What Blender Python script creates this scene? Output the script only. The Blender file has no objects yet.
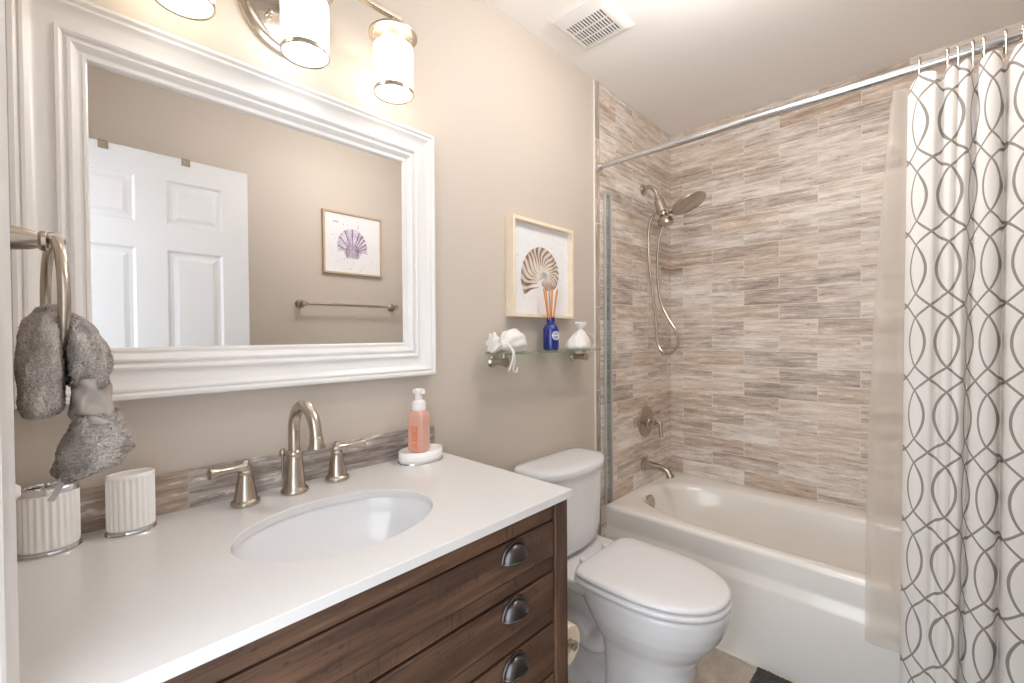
import bpy, bmesh, math, random
from mathutils import Vector, Matrix
from math import pi, sin, cos, radians as rad

random.seed(7)
SC = bpy.context.scene
COL = SC.collection

# ------------------------------------------------------------------ camera
CAM = Vector((-0.83627, -1.14736, 1.25901))
yaw, pit, rol = rad(43.6183), rad(-0.7764), rad(-0.4054)
fw = Vector((cos(yaw) * cos(pit), sin(yaw) * cos(pit), sin(pit)))
r_ = Vector((sin(yaw), -cos(yaw), 0.0))
u_ = r_.cross(fw)
rt = r_ * cos(rol) + u_ * sin(rol)
up = u_ * cos(rol) - r_ * sin(rol)
cd = bpy.data.cameras.new('camera')
cd.sensor_width = 36.0
cd.lens = 443.259 * 36.0 / 1024.0
cd.clip_start = 0.02
cam = bpy.data.objects.new('camera', cd)
COL.objects.link(cam)
cam.matrix_world = Matrix(((rt.x, up.x, -fw.x, CAM.x), (rt.y, up.y, -fw.y, CAM.y), (rt.z, up.z, -fw.z, CAM.z), (0, 0, 0, 1)))
SC.camera = cam

# ------------------------------------------------------------------ light and exposure
SC.view_settings.view_transform = 'Standard'
SC.view_settings.look = 'None'
SC.view_settings.gamma = 1.0
SC.view_settings.use_curve_mapping = False
SC.view_settings.exposure = 1.2
WORLD_STRENGTH = 1.75          # daylight that comes in through the open doorway
SHADE_STRENGTH = 2.3         # the three lit glass shades over the mirror
FILL_STRENGTH = 20.0          # added opal fill globe, unseen, that brightens the room
world = bpy.data.worlds.new('daylight')
SC.world = world
world.use_nodes = True
world.node_tree.nodes['Background'].inputs[0].default_value = (0.86, 0.93, 1.0, 1)
world.node_tree.nodes['Background'].inputs[1].default_value = WORLD_STRENGTH
SC.cycles.max_bounces = 14
SC.cycles.diffuse_bounces = 8
SC.cycles.glossy_bounces = 6
SC.cycles.transmission_bounces = 8
SC.cycles.transparent_max_bounces = 12
SC.cycles.sample_clamp_indirect = 6.0
SC.cycles.use_denoising = True

# ------------------------------------------------------------------ node helpers
class NT:
    def __init__(s, name):
        s.mat = bpy.data.materials.new(name)
        s.mat.use_nodes = True
        s.t = s.mat.node_tree
        s.b = s.t.nodes['Principled BSDF']
        s.out = s.t.nodes['Material Output']
    def n(s, kind, **kw):
        nd = s.t.nodes.new(kind)
        for k, v in kw.items():
            if k.startswith('i'):
                s.put(nd.inputs[int(k[1:])], v)
            else:
                setattr(nd, k, v)
        return nd
    def put(s, sock, v):
        if isinstance(v, bpy.types.NodeSocket):
            s.t.links.new(v, sock)
        else:
            sock.default_value = v
    def m(s, op, a, b=None, c=None, clamp=False):
        nd = s.t.nodes.new('ShaderNodeMath')
        nd.operation = op
        nd.use_clamp = clamp
        for i, v in enumerate((a, b, c)):
            if v is not None:
                s.put(nd.inputs[i], v)
        return nd.outputs[0]
    def xyz(s, x, y, z):
        nd = s.n('ShaderNodeCombineXYZ', i0=x, i1=y, i2=z)
        return nd.outputs[0]
    def noise(s, vec, scale, detail=3.0, rough=0.5):
        nd = s.n('ShaderNodeTexNoise')
        s.put(nd.inputs['Vector'], vec)
        nd.inputs['Scale'].default_value = scale
        nd.inputs['Detail'].default_value = detail
        nd.inputs['Roughness'].default_value = rough
        return nd.outputs[0]
    def ramp(s, fac, stops):
        nd = s.n('ShaderNodeValToRGB')
        cr = nd.color_ramp
        while len(cr.elements) < len(stops):
            cr.elements.new(0.5)
        for e, (p, c) in zip(cr.elements, stops):
            e.position = p
            e.color = (c[0], c[1], c[2], 1) if not isinstance(c, (int, float)) else (c, c, c, 1)
        s.put(nd.inputs[0], fac)
        return nd.outputs[0]
    def mix(s, fac, a, b, mode='MIX'):
        nd = s.n('ShaderNodeMix')
        nd.data_type = 'RGBA'
        nd.blend_type = mode
        s.put(nd.inputs[0], fac)
        s.put(nd.inputs[6], a if isinstance(a, bpy.types.NodeSocket) else (a[0], a[1], a[2], 1))
        s.put(nd.inputs[7], b if isinstance(b, bpy.types.NodeSocket) else (b[0], b[1], b[2], 1))
        return nd.outputs[2]
    def set(s, **kw):
        for k, v in kw.items():
            k = {'col': 'Base Color', 'rough': 'Roughness', 'metal': 'Metallic', 'trans': 'Transmission Weight', 'coat': 'Coat Weight', 'ior': 'IOR',
                 'spec': 'Specular IOR Level', 'alpha': 'Alpha', 'emit': 'Emission Color', 'estr': 'Emission Strength', 'sheen': 'Sheen Weight',
                 'sss': 'Subsurface Weight', 'aniso': 'Anisotropic', 'coatr': 'Coat Roughness'}[k]
            if isinstance(v, tuple) and len(v) == 3:
                v = (*v, 1)
            s.put(s.b.inputs[k], v)
        return s
    def bump(s, h, strength=0.2, dist=0.002):
        nd = s.n('ShaderNodeBump')
        nd.inputs['Strength'].default_value = strength
        nd.inputs['Distance'].default_value = dist
        s.put(nd.inputs['Height'], h)
        s.t.links.new(nd.outputs[0], s.b.inputs['Normal'])
        return s
    def obj(s):
        return s.n('ShaderNodeTexCoord').outputs['Object']

def simple(name, col, rough=0.5, metal=0.0, var=0.03, scale=20.0, bump=0.0, bscale=200.0, **kw):
    t = NT(name)
    o = t.obj()
    nz = t.noise(o, scale, 3)
    c2 = tuple(max(0, c * (1 - var * 2)) for c in col)
    t.set(col=t.mix(nz, c2, tuple(min(1, c * (1 + var)) for c in col)), rough=rough, metal=metal, **kw)
    if bump:
        t.bump(t.noise(o, bscale, 2), bump, 0.001)
    return t.mat

def s2l(r, g, b):
    f = lambda c: (c / 255 / 12.92) if c / 255 <= 0.04045 else ((c / 255 + 0.055) / 1.055) ** 2.4
    return (f(r), f(g), f(b))

# ------------------------------------------------------------------ materials
M = {}
M['paint'] = simple('wall_paint', s2l(200, 190, 179), 0.55, var=0.01, scale=3, bump=0.08, bscale=350)
M['ceiling'] = simple('ceiling_paint', s2l(248, 246, 245), 0.7, var=0.008, scale=3, bump=0.06, bscale=300)
M['white'] = simple('white_gloss_paint', s2l(232, 230, 229), 0.28, var=0.006, scale=5)
M['doorwhite'] = simple('door_paint', s2l(212, 211, 212), 0.35, var=0.006, scale=5, bump=0.03, bscale=120)
M['porcelain'] = simple('porcelain', s2l(230, 230, 232), 0.09, var=0.004, scale=4, coat=0.4)
M['seatplastic'] = simple('seat_plastic', s2l(236, 235, 237), 0.2, var=0.004, scale=4)
M['tub'] = simple('tub_enamel', s2l(244, 241, 236), 0.13, var=0.006, scale=4, coat=0.3)
M['quartz'] = simple('counter_quartz', s2l(220, 218, 217), 0.16, var=0.012, scale=60)
M['ceramic'] = simple('ribbed_ceramic', s2l(250, 249, 247), 0.25, var=0.006, scale=8)
M['nickel'] = simple('brushed_nickel', s2l(192, 182, 170), 0.26, 1.0, var=0.04, scale=60)
M['chrome'] = simple('chrome', s2l(225, 225, 228), 0.08, 1.0, var=0.01, scale=10)
M['satinrod'] = simple('satin_rod', s2l(215, 215, 218), 0.16, 1.0, var=0.01, scale=10)
M['alu'] = simple('brushed_aluminium', s2l(206, 208, 210), 0.42, 1.0, var=0.03, scale=30)
M['guardedge'] = simple('pale_vinyl_edge', s2l(206, 206, 204), 0.3, var=0.05, scale=6, trans=0.3)
M['bronze'] = simple('dark_pewter', s2l(98, 94, 94), 0.3, 1.0, var=0.15, scale=40)
M['dark'] = simple('dark_void', (0.012, 0.011, 0.01), 0.8)
M['caulk'] = simple('caulk', s2l(235, 230, 220), 0.5, var=0.01)
M['frameoak'] = simple('pale_oak', s2l(236, 222, 200), 0.5, var=0.06, scale=30)
M['frameash'] = simple('taupe_oak', s2l(190, 168, 138), 0.5, var=0.06, scale=30)
M['paper'] = simple('art_paper', s2l(232, 232, 234), 0.8, var=0.02, scale=25)
M['reed'] = simple('reed', s2l(222, 146, 72), 0.6, var=0.12, scale=90)
M['plasticwhite'] = simple('white_plastic', s2l(240, 236, 236), 0.3, var=0.005)
M['tissue'] = simple('tissue_paper', s2l(240, 228, 208), 0.9, var=0.03, scale=60, bump=0.2, bscale=500)
M['orange'] = simple('orange_print', s2l(236, 128, 60), 0.4)
M['whiteprint'] = simple('white_print', s2l(240, 242, 248), 0.4)
M['tag'] = simple('satin_tag', s2l(178, 174, 172), 0.4, var=0.1, scale=200)

def glass(name, col, rough=0.0, ior=1.45, mixt=0.0):
    t = NT(name)
    t.set(col=col, rough=rough, trans=1.0, ior=ior)
    if mixt:
        tr = t.n('ShaderNodeBsdfTransparent', i0=(*col, 1))
        mx = t.n('ShaderNodeMixShader', i0=mixt, i1=t.b.outputs[0], i2=tr.outputs[0])
        t.t.links.new(mx.outputs[0], t.out.inputs[0])
    return t.mat
M['shelfglass'] = glass('shelf_glass', (0.86, 0.95, 0.91), 0.0, 1.5, 0.35)
M['acrylic'] = glass('clear_acrylic', (0.93, 0.95, 0.96), 0.05, 1.35, 0.55)
M['collarglass'] = glass('clear_glass', (0.98, 0.97, 0.94), 0.0, 1.3, 0.5)
M['pinkplastic'] = simple('peach_soap_bottle', s2l(228, 176, 160), 0.12, var=0.01, trans=0.08, coat=0.3)
M['peachclear'] = simple('peach_soap_edge', s2l(238, 170, 132), 0.1, var=0.02)
M['cobalt'] = simple('cobalt_glass', s2l(24, 42, 128), 0.06, var=0.08, coat=0.5)

def mirror_mat():
    t = NT('mirror_silver')
    o = t.obj()
    nz = t.noise(o, 3.0, 2)
    t.set(col=t.mix(nz, (0.885, 0.89, 0.89), (0.9, 0.9, 0.9)), rough=0.0, metal=1.0)
    return t.mat
M['mirror'] = mirror_mat()

def shade_mat(name, col, k):
    t = NT(name)
    o = t.obj()
    z = t.n('ShaderNodeSeparateXYZ', i0=o).outputs[2]
    lw = t.n('ShaderNodeLayerWeight')
    lw.inputs[0].default_value = 0.5
    nz = t.noise(o, 12.0, 2)
    st = t.m('MULTIPLY_ADD', nz, 0.2 * k, 0.9 * k)
    t.set(col=(0.9, 0.9, 0.88), rough=0.35, emit=col, estr=st)
    return t.mat
M['shade_warm'] = shade_mat('lit_shade_warm', (1.0, 0.88, 0.70), SHADE_STRENGTH)
M['shade_cool'] = shade_mat('lit_shade_cool', (0.93, 0.95, 1.0), SHADE_STRENGTH * 0.85)

M['opal'] = shade_mat('fill_globe_opal', (1.0, 0.965, 0.92), FILL_STRENGTH)  # emission of the added fill globe

def tile_mat(name, axis, ramp=None, joint=(228, 221, 212), L=0.3297, h=0.0808, u0=0.0786, v0=2.056, flip=True, vertical=False, sx=1.0):
    """weathered wood-look porcelain planks in running bond; axis is the horizontal world axis of the wall"""
    t = NT(name)
    sep = t.n('ShaderNodeSeparateXYZ', i0=t.obj())
    uo = sep.outputs[0] if axis == 'x' else sep.outputs[1]
    vo = sep.outputs[2]
    if vertical:
        uo, vo = vo, uo
    u = t.m('SUBTRACT', t.m('MULTIPLY', uo, -1.0 if flip else 1.0), u0)
    v = t.m('SUBTRACT', vo, v0)
    row = t.m('FLOOR', t.m('DIVIDE', v, h))
    odd = t.m('FLOORED_MODULO', row, 2.0)
    uu = t.m('ADD', t.m('DIVIDE', u, L), t.m('MULTIPLY', odd, 0.5))
    cl = t.m('FLOOR', uu)
    fu = t.m('SUBTRACT', uu, cl)
    fv = t.m('SUBTRACT', t.m('DIVIDE', v, h), row)
    du = t.m('MULTIPLY', t.m('MINIMUM', fu, t.m('SUBTRACT', 1.0, fu)), L)
    dv = t.m('MULTIPLY', t.m('MINIMUM', fv, t.m('SUBTRACT', 1.0, fv)), h)
    dist = t.m('MINIMUM', du, dv)
    grout = t.m('LESS_THAN', dist, 0.0015)
    wn = t.n('ShaderNodeTexWhiteNoise')
    t.put(wn.inputs['Vector'], t.xyz(cl, row, 3.7))
    rnd = wn.outputs['Value']
    rsep = t.n('ShaderNodeSeparateColor', i0=wn.outputs['Color'])
    ra, rb = rsep.outputs[0], rsep.outputs[1]
    off = t.m('MULTIPLY', ra, 40.0)
    # broad boards tones, streaks along the grain, fine saw lines, chipped paint
    v1 = t.xyz(t.m('ADD', t.m('MULTIPLY', u, 5.0), off), t.m('MULTIPLY', v, 42.0), off)
    n1 = t.noise(v1, 1.0, 4, 0.62)
    v2 = t.xyz(t.m('ADD', t.m('MULTIPLY', u, 10.0), off), t.m('ADD', t.m('MULTIPLY', v, 190.0), off), 0.0)
    n2 = t.noise(v2, 1.0, 3, 0.65)
    v3 = t.xyz(t.m('ADD', t.m('MULTIPLY', u, 30.0), off), t.m('MULTIPLY', v, 90.0), off)
    n3 = t.noise(v3, 1.0, 4, 0.7)
    tone = t.m('ADD', t.m('ADD', t.m('ADD', t.m('MULTIPLY', n1, 0.48), t.m('MULTIPLY', n2, 0.34)), t.m('MULTIPLY', n3, 0.18)), t.m('MULTIPLY', t.m('SUBTRACT', rnd, 0.5), 0.11))
    base = t.ramp(tone, ramp or [(0.33, s2l(138, 122, 112)), (0.42, s2l(184, 170, 158)), (0.50, s2l(213, 202, 192)), (0.57, s2l(231, 223, 215)), (0.66, s2l(246, 242, 238))])
    warm = t.mix(t.m('MULTIPLY', t.ramp(rb, [(0.45, 0.0), (0.9, 1.0)]), 0.36), base, t.mix(0.75, base, s2l(205, 172, 135)))
    dk = t.m('MULTIPLY', t.ramp(n3, [(0.57, 0.0), (0.64, 1.0)]), t.ramp(n1, [(0.40, 1.0), (0.54, 0.0)]))
    c3 = t.mix(t.m('MULTIPLY', dk, 0.7), warm, s2l(128, 104, 88))
    wht = t.m('MULTIPLY', t.ramp(n3, [(0.5, 0.0), (0.56, 1.0)]), t.ramp(n1, [(0.55, 0.0), (0.62, 1.0)]))
    c4 = t.mix(t.m('MULTIPLY', wht, 0.8), c3, s2l(236, 230, 223))
    fin = t.mix(grout, c4, s2l(*joint))
    t.set(col=fin, rough=t.m('MULTIPLY_ADD', n2, 0.15, 0.34))
    hgt = t.m('ADD', t.m('MULTIPLY', t.m('SUBTRACT', 1.0, grout), 1.0), t.m('MULTIPLY', n2, 0.25))
    t.bump(hgt, 0.35, 0.0012)
    return t.mat
M['tile_x'] = tile_mat('wood_look_tile_side', 'x', u0=-1.7438 + 0.135, flip=True)
M['tile_y'] = tile_mat('wood_look_tile_back', 'y')
M['tile_v'] = tile_mat('wood_look_tile_trim', 'x', [(0.32, s2l(104, 92, 86)), (0.43, s2l(140, 129, 120)), (0.52, s2l(168, 157, 148)), (0.60, s2l(188, 179, 170)), (0.70, s2l(214, 207, 200))], L=0.39, h=0.12, u0=0.22, v0=0.90, flip=False, vertical=True)
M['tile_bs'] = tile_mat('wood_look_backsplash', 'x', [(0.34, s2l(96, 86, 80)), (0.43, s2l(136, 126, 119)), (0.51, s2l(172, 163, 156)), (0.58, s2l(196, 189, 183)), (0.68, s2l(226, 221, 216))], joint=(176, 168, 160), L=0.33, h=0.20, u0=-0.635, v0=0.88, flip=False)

def wood_mat(name, horizontal=True):
    t = NT(name)
    sep = t.n('ShaderNodeSeparateXYZ', i0=t.obj())
    inf = t.n('ShaderNodeObjectInfo').outputs['Random']
    off = t.m('MULTIPLY', inf, 37.0)
    a, b = (sep.outputs[0], sep.outputs[2]) if horizontal else (sep.outputs[2], sep.outputs[0])
    y = sep.outputs[1]
    v1 = t.xyz(t.m('ADD', t.m('MULTIPLY', a, 2.6), off), t.m('MULTIPLY', b, 26.0), t.m('MULTIPLY', y, 26.0))
    n1 = t.noise(v1, 1.0, 5, 0.6)
    v2 = t.xyz(t.m('ADD', t.m('MULTIPLY', a, 8.0), off), t.m('MULTIPLY', b, 170.0), t.m('MULTIPLY', y, 170.0))
    n2 = t.noise(v2, 1.0, 3, 0.6)
    saw = t.noise(t.xyz(t.m('MULTIPLY', a, 260.0), t.m('MULTIPLY', b, 18.0), off), 1.0, 2, 0.5)
    patch = t.noise(t.xyz(t.m('MULTIPLY', a, 16.0), t.m('MULTIPLY', b, 24.0), off), 1.0, 3, 0.6)
    knot = t.n('ShaderNodeTexVoronoi')
    t.put(knot.inputs['Vector'], t.xyz(t.m('ADD', t.m('MULTIPLY', a, 4.0), off), t.m('MULTIPLY', b, 9.0), off))
    kf = t.ramp(knot.outputs['Distance'], [(0.0, 1.0), (0.07, 0.75), (0.13, 0.0)])
    tone = t.m('ADD', t.m('MULTIPLY', n1, 0.7), t.m('MULTIPLY', n2, 0.3))
    base = t.ramp(tone, [(0.30, s2l(46, 32, 25)), (0.48, s2l(80, 57, 44)), (0.62, s2l(108, 80, 60)), (0.75, s2l(134, 102, 76))])
    marks = t.m('MULTIPLY', t.ramp(saw, [(0.52, 0.0), (0.62, 1.0)]), t.ramp(patch, [(0.5, 0.0), (0.62, 1.0)]))
    c = t.mix(t.m('MULTIPLY', marks, 0.65), base, s2l(48, 34, 27))
    c = t.mix(t.m('MULTIPLY', kf, 0.7), c, s2l(44, 28, 20))
    t.set(col=c, rough=t.m('MULTIPLY_ADD', n2, 0.2, 0.38))
    t.bump(t.m('ADD', n2, t.m('MULTIPLY', marks, -0.6)), 0.3, 0.001)
    return t.mat
M['wood'] = wood_mat('rough_sawn_brown_wood')
M['woodv'] = wood_mat('rough_sawn_brown_wood_upright', False)

def floor_mat():
    t = NT('floor_tile')
    o = t.obj()
    sep = t.n('ShaderNodeSeparateXYZ', i0=o)
    n1 = t.noise(o, 9, 5, 0.6)
    n2 = t.noise(o, 160, 3, 0.6)
    tone = t.m('ADD', t.m('MULTIPLY', n1, 0.55), t.m('MULTIPLY', n2, 0.45))
    c = t.ramp(tone, [(0.3, s2l(150, 138, 124)), (0.5, s2l(184, 173, 160)), (0.7, s2l(212, 203, 192))])
    fx = t.m('FRACT', t.m('DIVIDE', t.m('ADD', sep.outputs[0], 0.2), 0.6))
    fy = t.m('FRACT', t.m('DIVIDE', t.m('ADD', sep.outputs[1], 1.33), 0.6))
    g = t.m('MAXIMUM', t.m('LESS_THAN', fx, 0.006), t.m('LESS_THAN', fy, 0.006))
    t.set(col=t.mix(g, c, s2l(205, 196, 184)), rough=0.4)
    t.bump(n2, 0.15, 0.001)
    return t.mat
M['floor'] = floor_mat()

def terry(name, col, dark):
    t = NT(name)
    o = t.obj()
    n1 = t.noise(o, 520, 2, 0.7)
    n2 = t.noise(o, 45, 3, 0.6)
    c = t.mix(t.ramp(t.m('ADD', t.m('MULTIPLY', n1, 0.75), t.m('MULTIPLY', n2, 0.25)), [(0.36, 0.0), (0.6, 1.0)]), dark, col)
    t.set(col=c, rough=0.95, sheen=0.25, spec=0.1)
    t.bump(n1, 0.9, 0.003)
    return t.mat
M['towel'] = terry('grey_terry', s2l(220, 210, 203), s2l(156, 146, 139))
M['towelband'] = simple('grey_woven_band', s2l(176, 166, 159), 0.8, var=0.08, scale=120, bump=0.3, bscale=400)
M['matpile'] = terry('charcoal_pile', s2l(84, 78, 76), s2l(34, 31, 31))

def curtain_mat():
    """ivory cloth printed with a grey lattice of interlaced ogee lines"""
    t = NT('lattice_print_cloth')
    uv = t.n('ShaderNodeUVMap').outputs[0]
    sep = t.n('ShaderNodeSeparateXYZ', i0=uv)
    W, P = 0.077, 0.2075
    fu = t.m('FRACT', t.m('DIVIDE', sep.outputs[0], W))
    ax = t.m('MULTIPLY', t.m('ABSOLUTE', t.m('SUBTRACT', fu, 0.5)), W)
    fv = t.m('FRACT', t.m('DIVIDE', sep.outputs[1], P))
    K = 0.665
    ov = t.m('POWER', t.m('SINE', t.m('MULTIPLY', t.m('DIVIDE', fv, K), pi)), 0.8)
    f2 = t.m('DIVIDE', t.m('SUBTRACT', fv, K), 1 - K)
    tri = t.m('SUBTRACT', 1.0, t.m('MULTIPLY', t.m('ABSOLUTE', t.m('SUBTRACT', f2, 0.5)), 2.0))
    isov = t.m('LESS_THAN', fv, K)
    g = t.m('ADD', t.m('MULTIPLY', isov, t.m('MULTIPLY', ov, 0.0265)), t.m('MULTIPLY', t.m('SUBTRACT', 1.0, isov), t.m('MULTIPLY', tri, W * 0.5)))
    d = t.m('ABSOLUTE', t.m('SUBTRACT', ax, g))
    # thinner where the line runs steeply sideways, so the stroke keeps one width
    wid = t.m('ADD', t.m('MULTIPLY', isov, 0.0036), t.m('MULTIPLY', t.m('SUBTRACT', 1.0, isov), 0.0046))
    line = t.m('LESS_THAN', d, wid)
    o = t.obj()
    nz = t.noise(o, 9, 3)
    cloth = t.mix(nz, s2l(244, 242, 240), s2l(250, 248, 246))
    t.set(col=t.mix(line, cloth, s2l(158, 152, 147)), rough=0.85, spec=0.2)
    wv = t.noise(uv, 900, 2)
    t.bump(wv, 0.15, 0.0008)
    tl = t.n('ShaderNodeBsdfTranslucent', i0=t.mix(line, cloth, s2l(158, 152, 147)))
    mx = t.n('ShaderNodeMixShader', i0=0.22, i1=t.b.outputs[0], i2=tl.outputs[0])
    t.t.links.new(mx.outputs[0], t.out.inputs[0])
    return t.mat
M['curtain'] = curtain_mat()

def liner_mat():
    t = NT('frosted_liner')
    o = t.obj()
    c = t.mix(t.noise(o, 6, 2), s2l(236, 229, 221), s2l(242, 236, 228))
    t.set(col=c, rough=0.45)
    tl = t.n('ShaderNodeBsdfTranslucent', i0=c)
    m1 = t.n('ShaderNodeMixShader', i0=0.5, i1=t.b.outputs[0], i2=tl.outputs[0])
    tr = t.n('ShaderNodeBsdfTransparent', i0=(0.97, 0.96, 0.94, 1))
    m2 = t.n('ShaderNodeMixShader', i0=0.5, i1=m1.outputs[0], i2=tr.outputs[0])
    t.t.links.new(m2.outputs[0], t.out.inputs[0])
    return t.mat
M['liner'] = liner_mat()

def organza_mat():
    t = NT('white_organza')
    o = t.obj()
    c = t.mix(t.noise(o, 60, 3), s2l(236, 232, 228), s2l(252, 250, 248))
    t.set(col=c, rough=0.6, sheen=0.3)
    tr = t.n('ShaderNodeBsdfTransparent')
    m2 = t.n('ShaderNodeMixShader', i0=0.15, i1=t.b.outputs[0], i2=tr.outputs[0])
    t.t.links.new(m2.outputs[0], t.out.inputs[0])
    return t.mat
M['organza'] = organza_mat()

def print_mat(name, a, b, scale):
    t = NT(name)
    o = t.obj()
    t.set(col=t.mix(t.ramp(t.noise(o, scale, 4), [(0.35, 0.0), (0.65, 1.0)]), a, b), rough=0.8)
    return t.mat
M['shellbrown'] = print_mat('print_brown', s2l(128, 100, 84), s2l(176, 150, 132), 40)
M['shellpale'] = print_mat('print_pale', s2l(206, 198, 192), s2l(226, 214, 200), 30)
M['shellblue'] = print_mat('print_bluegrey', s2l(150, 158, 176), s2l(206, 196, 190), 40)
M['shelllilac'] = print_mat('print_lilac', s2l(186, 176, 198), s2l(220, 212, 222), 40)
M['shellpurple'] = print_mat('print_purple', s2l(112, 88, 116), s2l(160, 140, 166), 60)
M['specktan'] = print_mat('print_speck', s2l(176, 150, 130), s2l(120, 124, 138), 60)

# ------------------------------------------------------------------ mesh helpers
class MB:
    """collects vertices and faces of one mesh"""
    def __init__(s):
        s.v, s.f, s.uv = [], [], None
    def add(s, vs, fs):
        k = len(s.v)
        s.v += [tuple(p) for p in vs]
        s.f += [tuple(i + k for i in f) for f in fs]
        return s
    def box(s, a, b):
        (x0, y0, z0), (x1, y1, z1) = a, b
        x0, x1 = min(x0, x1), max(x0, x1); y0, y1 = min(y0, y1), max(y0, y1); z0, z1 = min(z0, z1), max(z0, z1)
        return s.add([(x0, y0, z0), (x1, y0, z0), (x1, y1, z0), (x0, y1, z0), (x0, y0, z1), (x1, y0, z1), (x1, y1, z1), (x0, y1, z1)],
                     [(0, 3, 2, 1), (4, 5, 6, 7), (0, 1, 5, 4), (1, 2, 6, 5), (2, 3, 7, 6), (3, 0, 4, 7)])
    def loft(s, rings, cap0=True, cap1=True, closed=True):
        n = len(rings[0])
        vs = [p for r in rings for p in r]
        fs = []
        for i in range(len(rings) - 1):
            for j in range(n if closed else n - 1):
                k = (j + 1) % n
                fs.append((i * n + j, i * n + k, (i + 1) * n + k, (i + 1) * n + j))
        if cap0:
            fs.append(tuple(range(n - 1, -1, -1)))
        if cap1:
            b = (len(rings) - 1) * n
            fs.append(tuple(b + j for j in range(n)))
        return s.add(vs, fs)
    def lathe(s, prof, c, axis=(0, 0, 1), n=40, sx=1.0, sy=1.0, cap0=True, cap1=True):
        """prof: (radius, height along axis); c: origin"""
        ax = Vector(axis).normalized()
        if abs(ax.z) > 0.999:
            e1, e2 = Vector((1, 0, 0)), Vector((0, 1, 0)) * (1 if ax.z > 0 else -1)
        else:
            e1 = Vector((0, 0, 1)).cross(ax).normalized()
            e2 = ax.cross(e1)
        c = Vector(c)
        rings = [[c + ax * h + e1 * (r * sx * cos(2 * pi * j / n)) + e2 * (r * sy * sin(2 * pi * j / n)) for j in range(n)] for r, h in prof]
        return s.loft(rings, cap0, cap1)
    def tube(s, path, r, n=14, closed=False, caps=True):
        pts = [Vector(p) for p in path]
        N = len(pts)
        rs = r if isinstance(r, (list, tuple)) else [r] * N
        tg = []
        for i in range(N):
            if closed:
                d = pts[(i + 1) % N] - pts[i - 1]
            else:
                d = pts[min(i + 1, N - 1)] - pts[max(i - 1, 0)]
            tg.append(d.normalized())
        t0 = tg[0]
        ref = Vector((0, 0, 1)) if abs(t0.z) < 0.9 else Vector((1, 0, 0))
        e = (ref - t0 * ref.dot(t0)).normalized()
        rings = []
        for i in range(N):
            t = tg[i]
            e = (e - t * e.dot(t)).normalized()
            b = t.cross(e)
            rings.append([pts[i] + e * (rs[i] * cos(2 * pi * j / n)) + b * (rs[i] * sin(2 * pi * j / n)) for j in range(n)])
        if closed:
            rings.append(rings[0])
            return s.loft(rings, False, False)
        return s.loft(rings, caps, caps)

BASE = {}
def tagit(o, label=None, cat=None, group=None, kind=None):
    if label: o['label'] = label
    if cat: o['category'] = cat
    if group: o['group'] = group
    if kind: o['kind'] = kind
    return o
def obj(name, mb, mat, parent=None, loc=(0, 0, 0), bevel=0.0, seg=2, smooth=True, angle=35, sub=0):
    base = BASE[parent] if parent is not None else Vector(loc)
    me = bpy.data.meshes.new(name)
    me.from_pydata([tuple(Vector(p) - base) for p in mb.v], [], mb.f)
    bm = bmesh.new()
    bm.from_mesh(me)
    bmesh.ops.recalc_face_normals(bm, faces=bm.faces)
    if sub == 0 and bevel == 0:
        pass
    bm.to_mesh(me)
    bm.free()
    me.update()
    if smooth:
        for p in me.polygons:
            p.use_smooth = True
        me.set_sharp_from_angle(angle=rad(angle))
    me.materials.append(M[mat] if isinstance(mat, str) else mat)
    o = bpy.data.objects.new(name, me)
    COL.objects.link(o)
    if parent is not None:
        o.parent = parent
    else:
        o.location = base
    BASE[o] = base
    if bevel:
        md = o.modifiers.new('edge', 'BEVEL')
        md.width = bevel
        md.segments = seg
        md.limit_method = 'ANGLE'
        md.angle_limit = rad(40)
        md.harden_normals = False
    if sub:
        md = o.modifiers.new('soft', 'SUBSURF')
        md.levels = md.render_levels = sub
    return o
def thing(name, label, cat, loc, group=None):
    o = bpy.data.objects.new(name, None)
    o.empty_display_size = 0.05
    COL.objects.link(o)
    o.location = loc
    BASE[o] = Vector(loc)
    return tagit(o, label, cat, group)
def struct(name, mb, mat, parent=None, **kw):
    o = obj(name, mb, mat, parent, **kw)
    o['kind'] = 'structure'
    return o
def box(a, b):
    return MB().box(a, b)
def catmull(pts, per=8, closed=False):
    P = [Vector(p) for p in pts]
    out = []
    N = len(P)
    rng = range(N) if closed else range(N - 1)
    for i in rng:
        if closed:
            a, b, c, d = P[i - 1], P[i], P[(i + 1) % N], P[(i + 2) % N]
        else:
            a, b, c, d = P[max(i - 1, 0)], P[i], P[i + 1], P[min(i + 2, N - 1)]
        for k in range(per):
            t = k / per
            out.append(0.5 * ((2 * b) + (c - a) * t + (2 * a - 5 * b + 4 * c - d) * t * t + (3 * b - a - 3 * c + d) * t ** 3))
    if not closed:
        out.append(P[-1])
    return out
def superell(cx, cy, a, b, n, z, N=64, ph=0.0):
    out = []
    for j in range(N):
        t = 2 * pi * j / N + ph
        c, s = cos(t), sin(t)
        out.append(Vector((cx + a * math.copysign(abs(c) ** (2 / n), c), cy + b * math.copysign(abs(s) ** (2 / n), s), z)))
    return out

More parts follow.
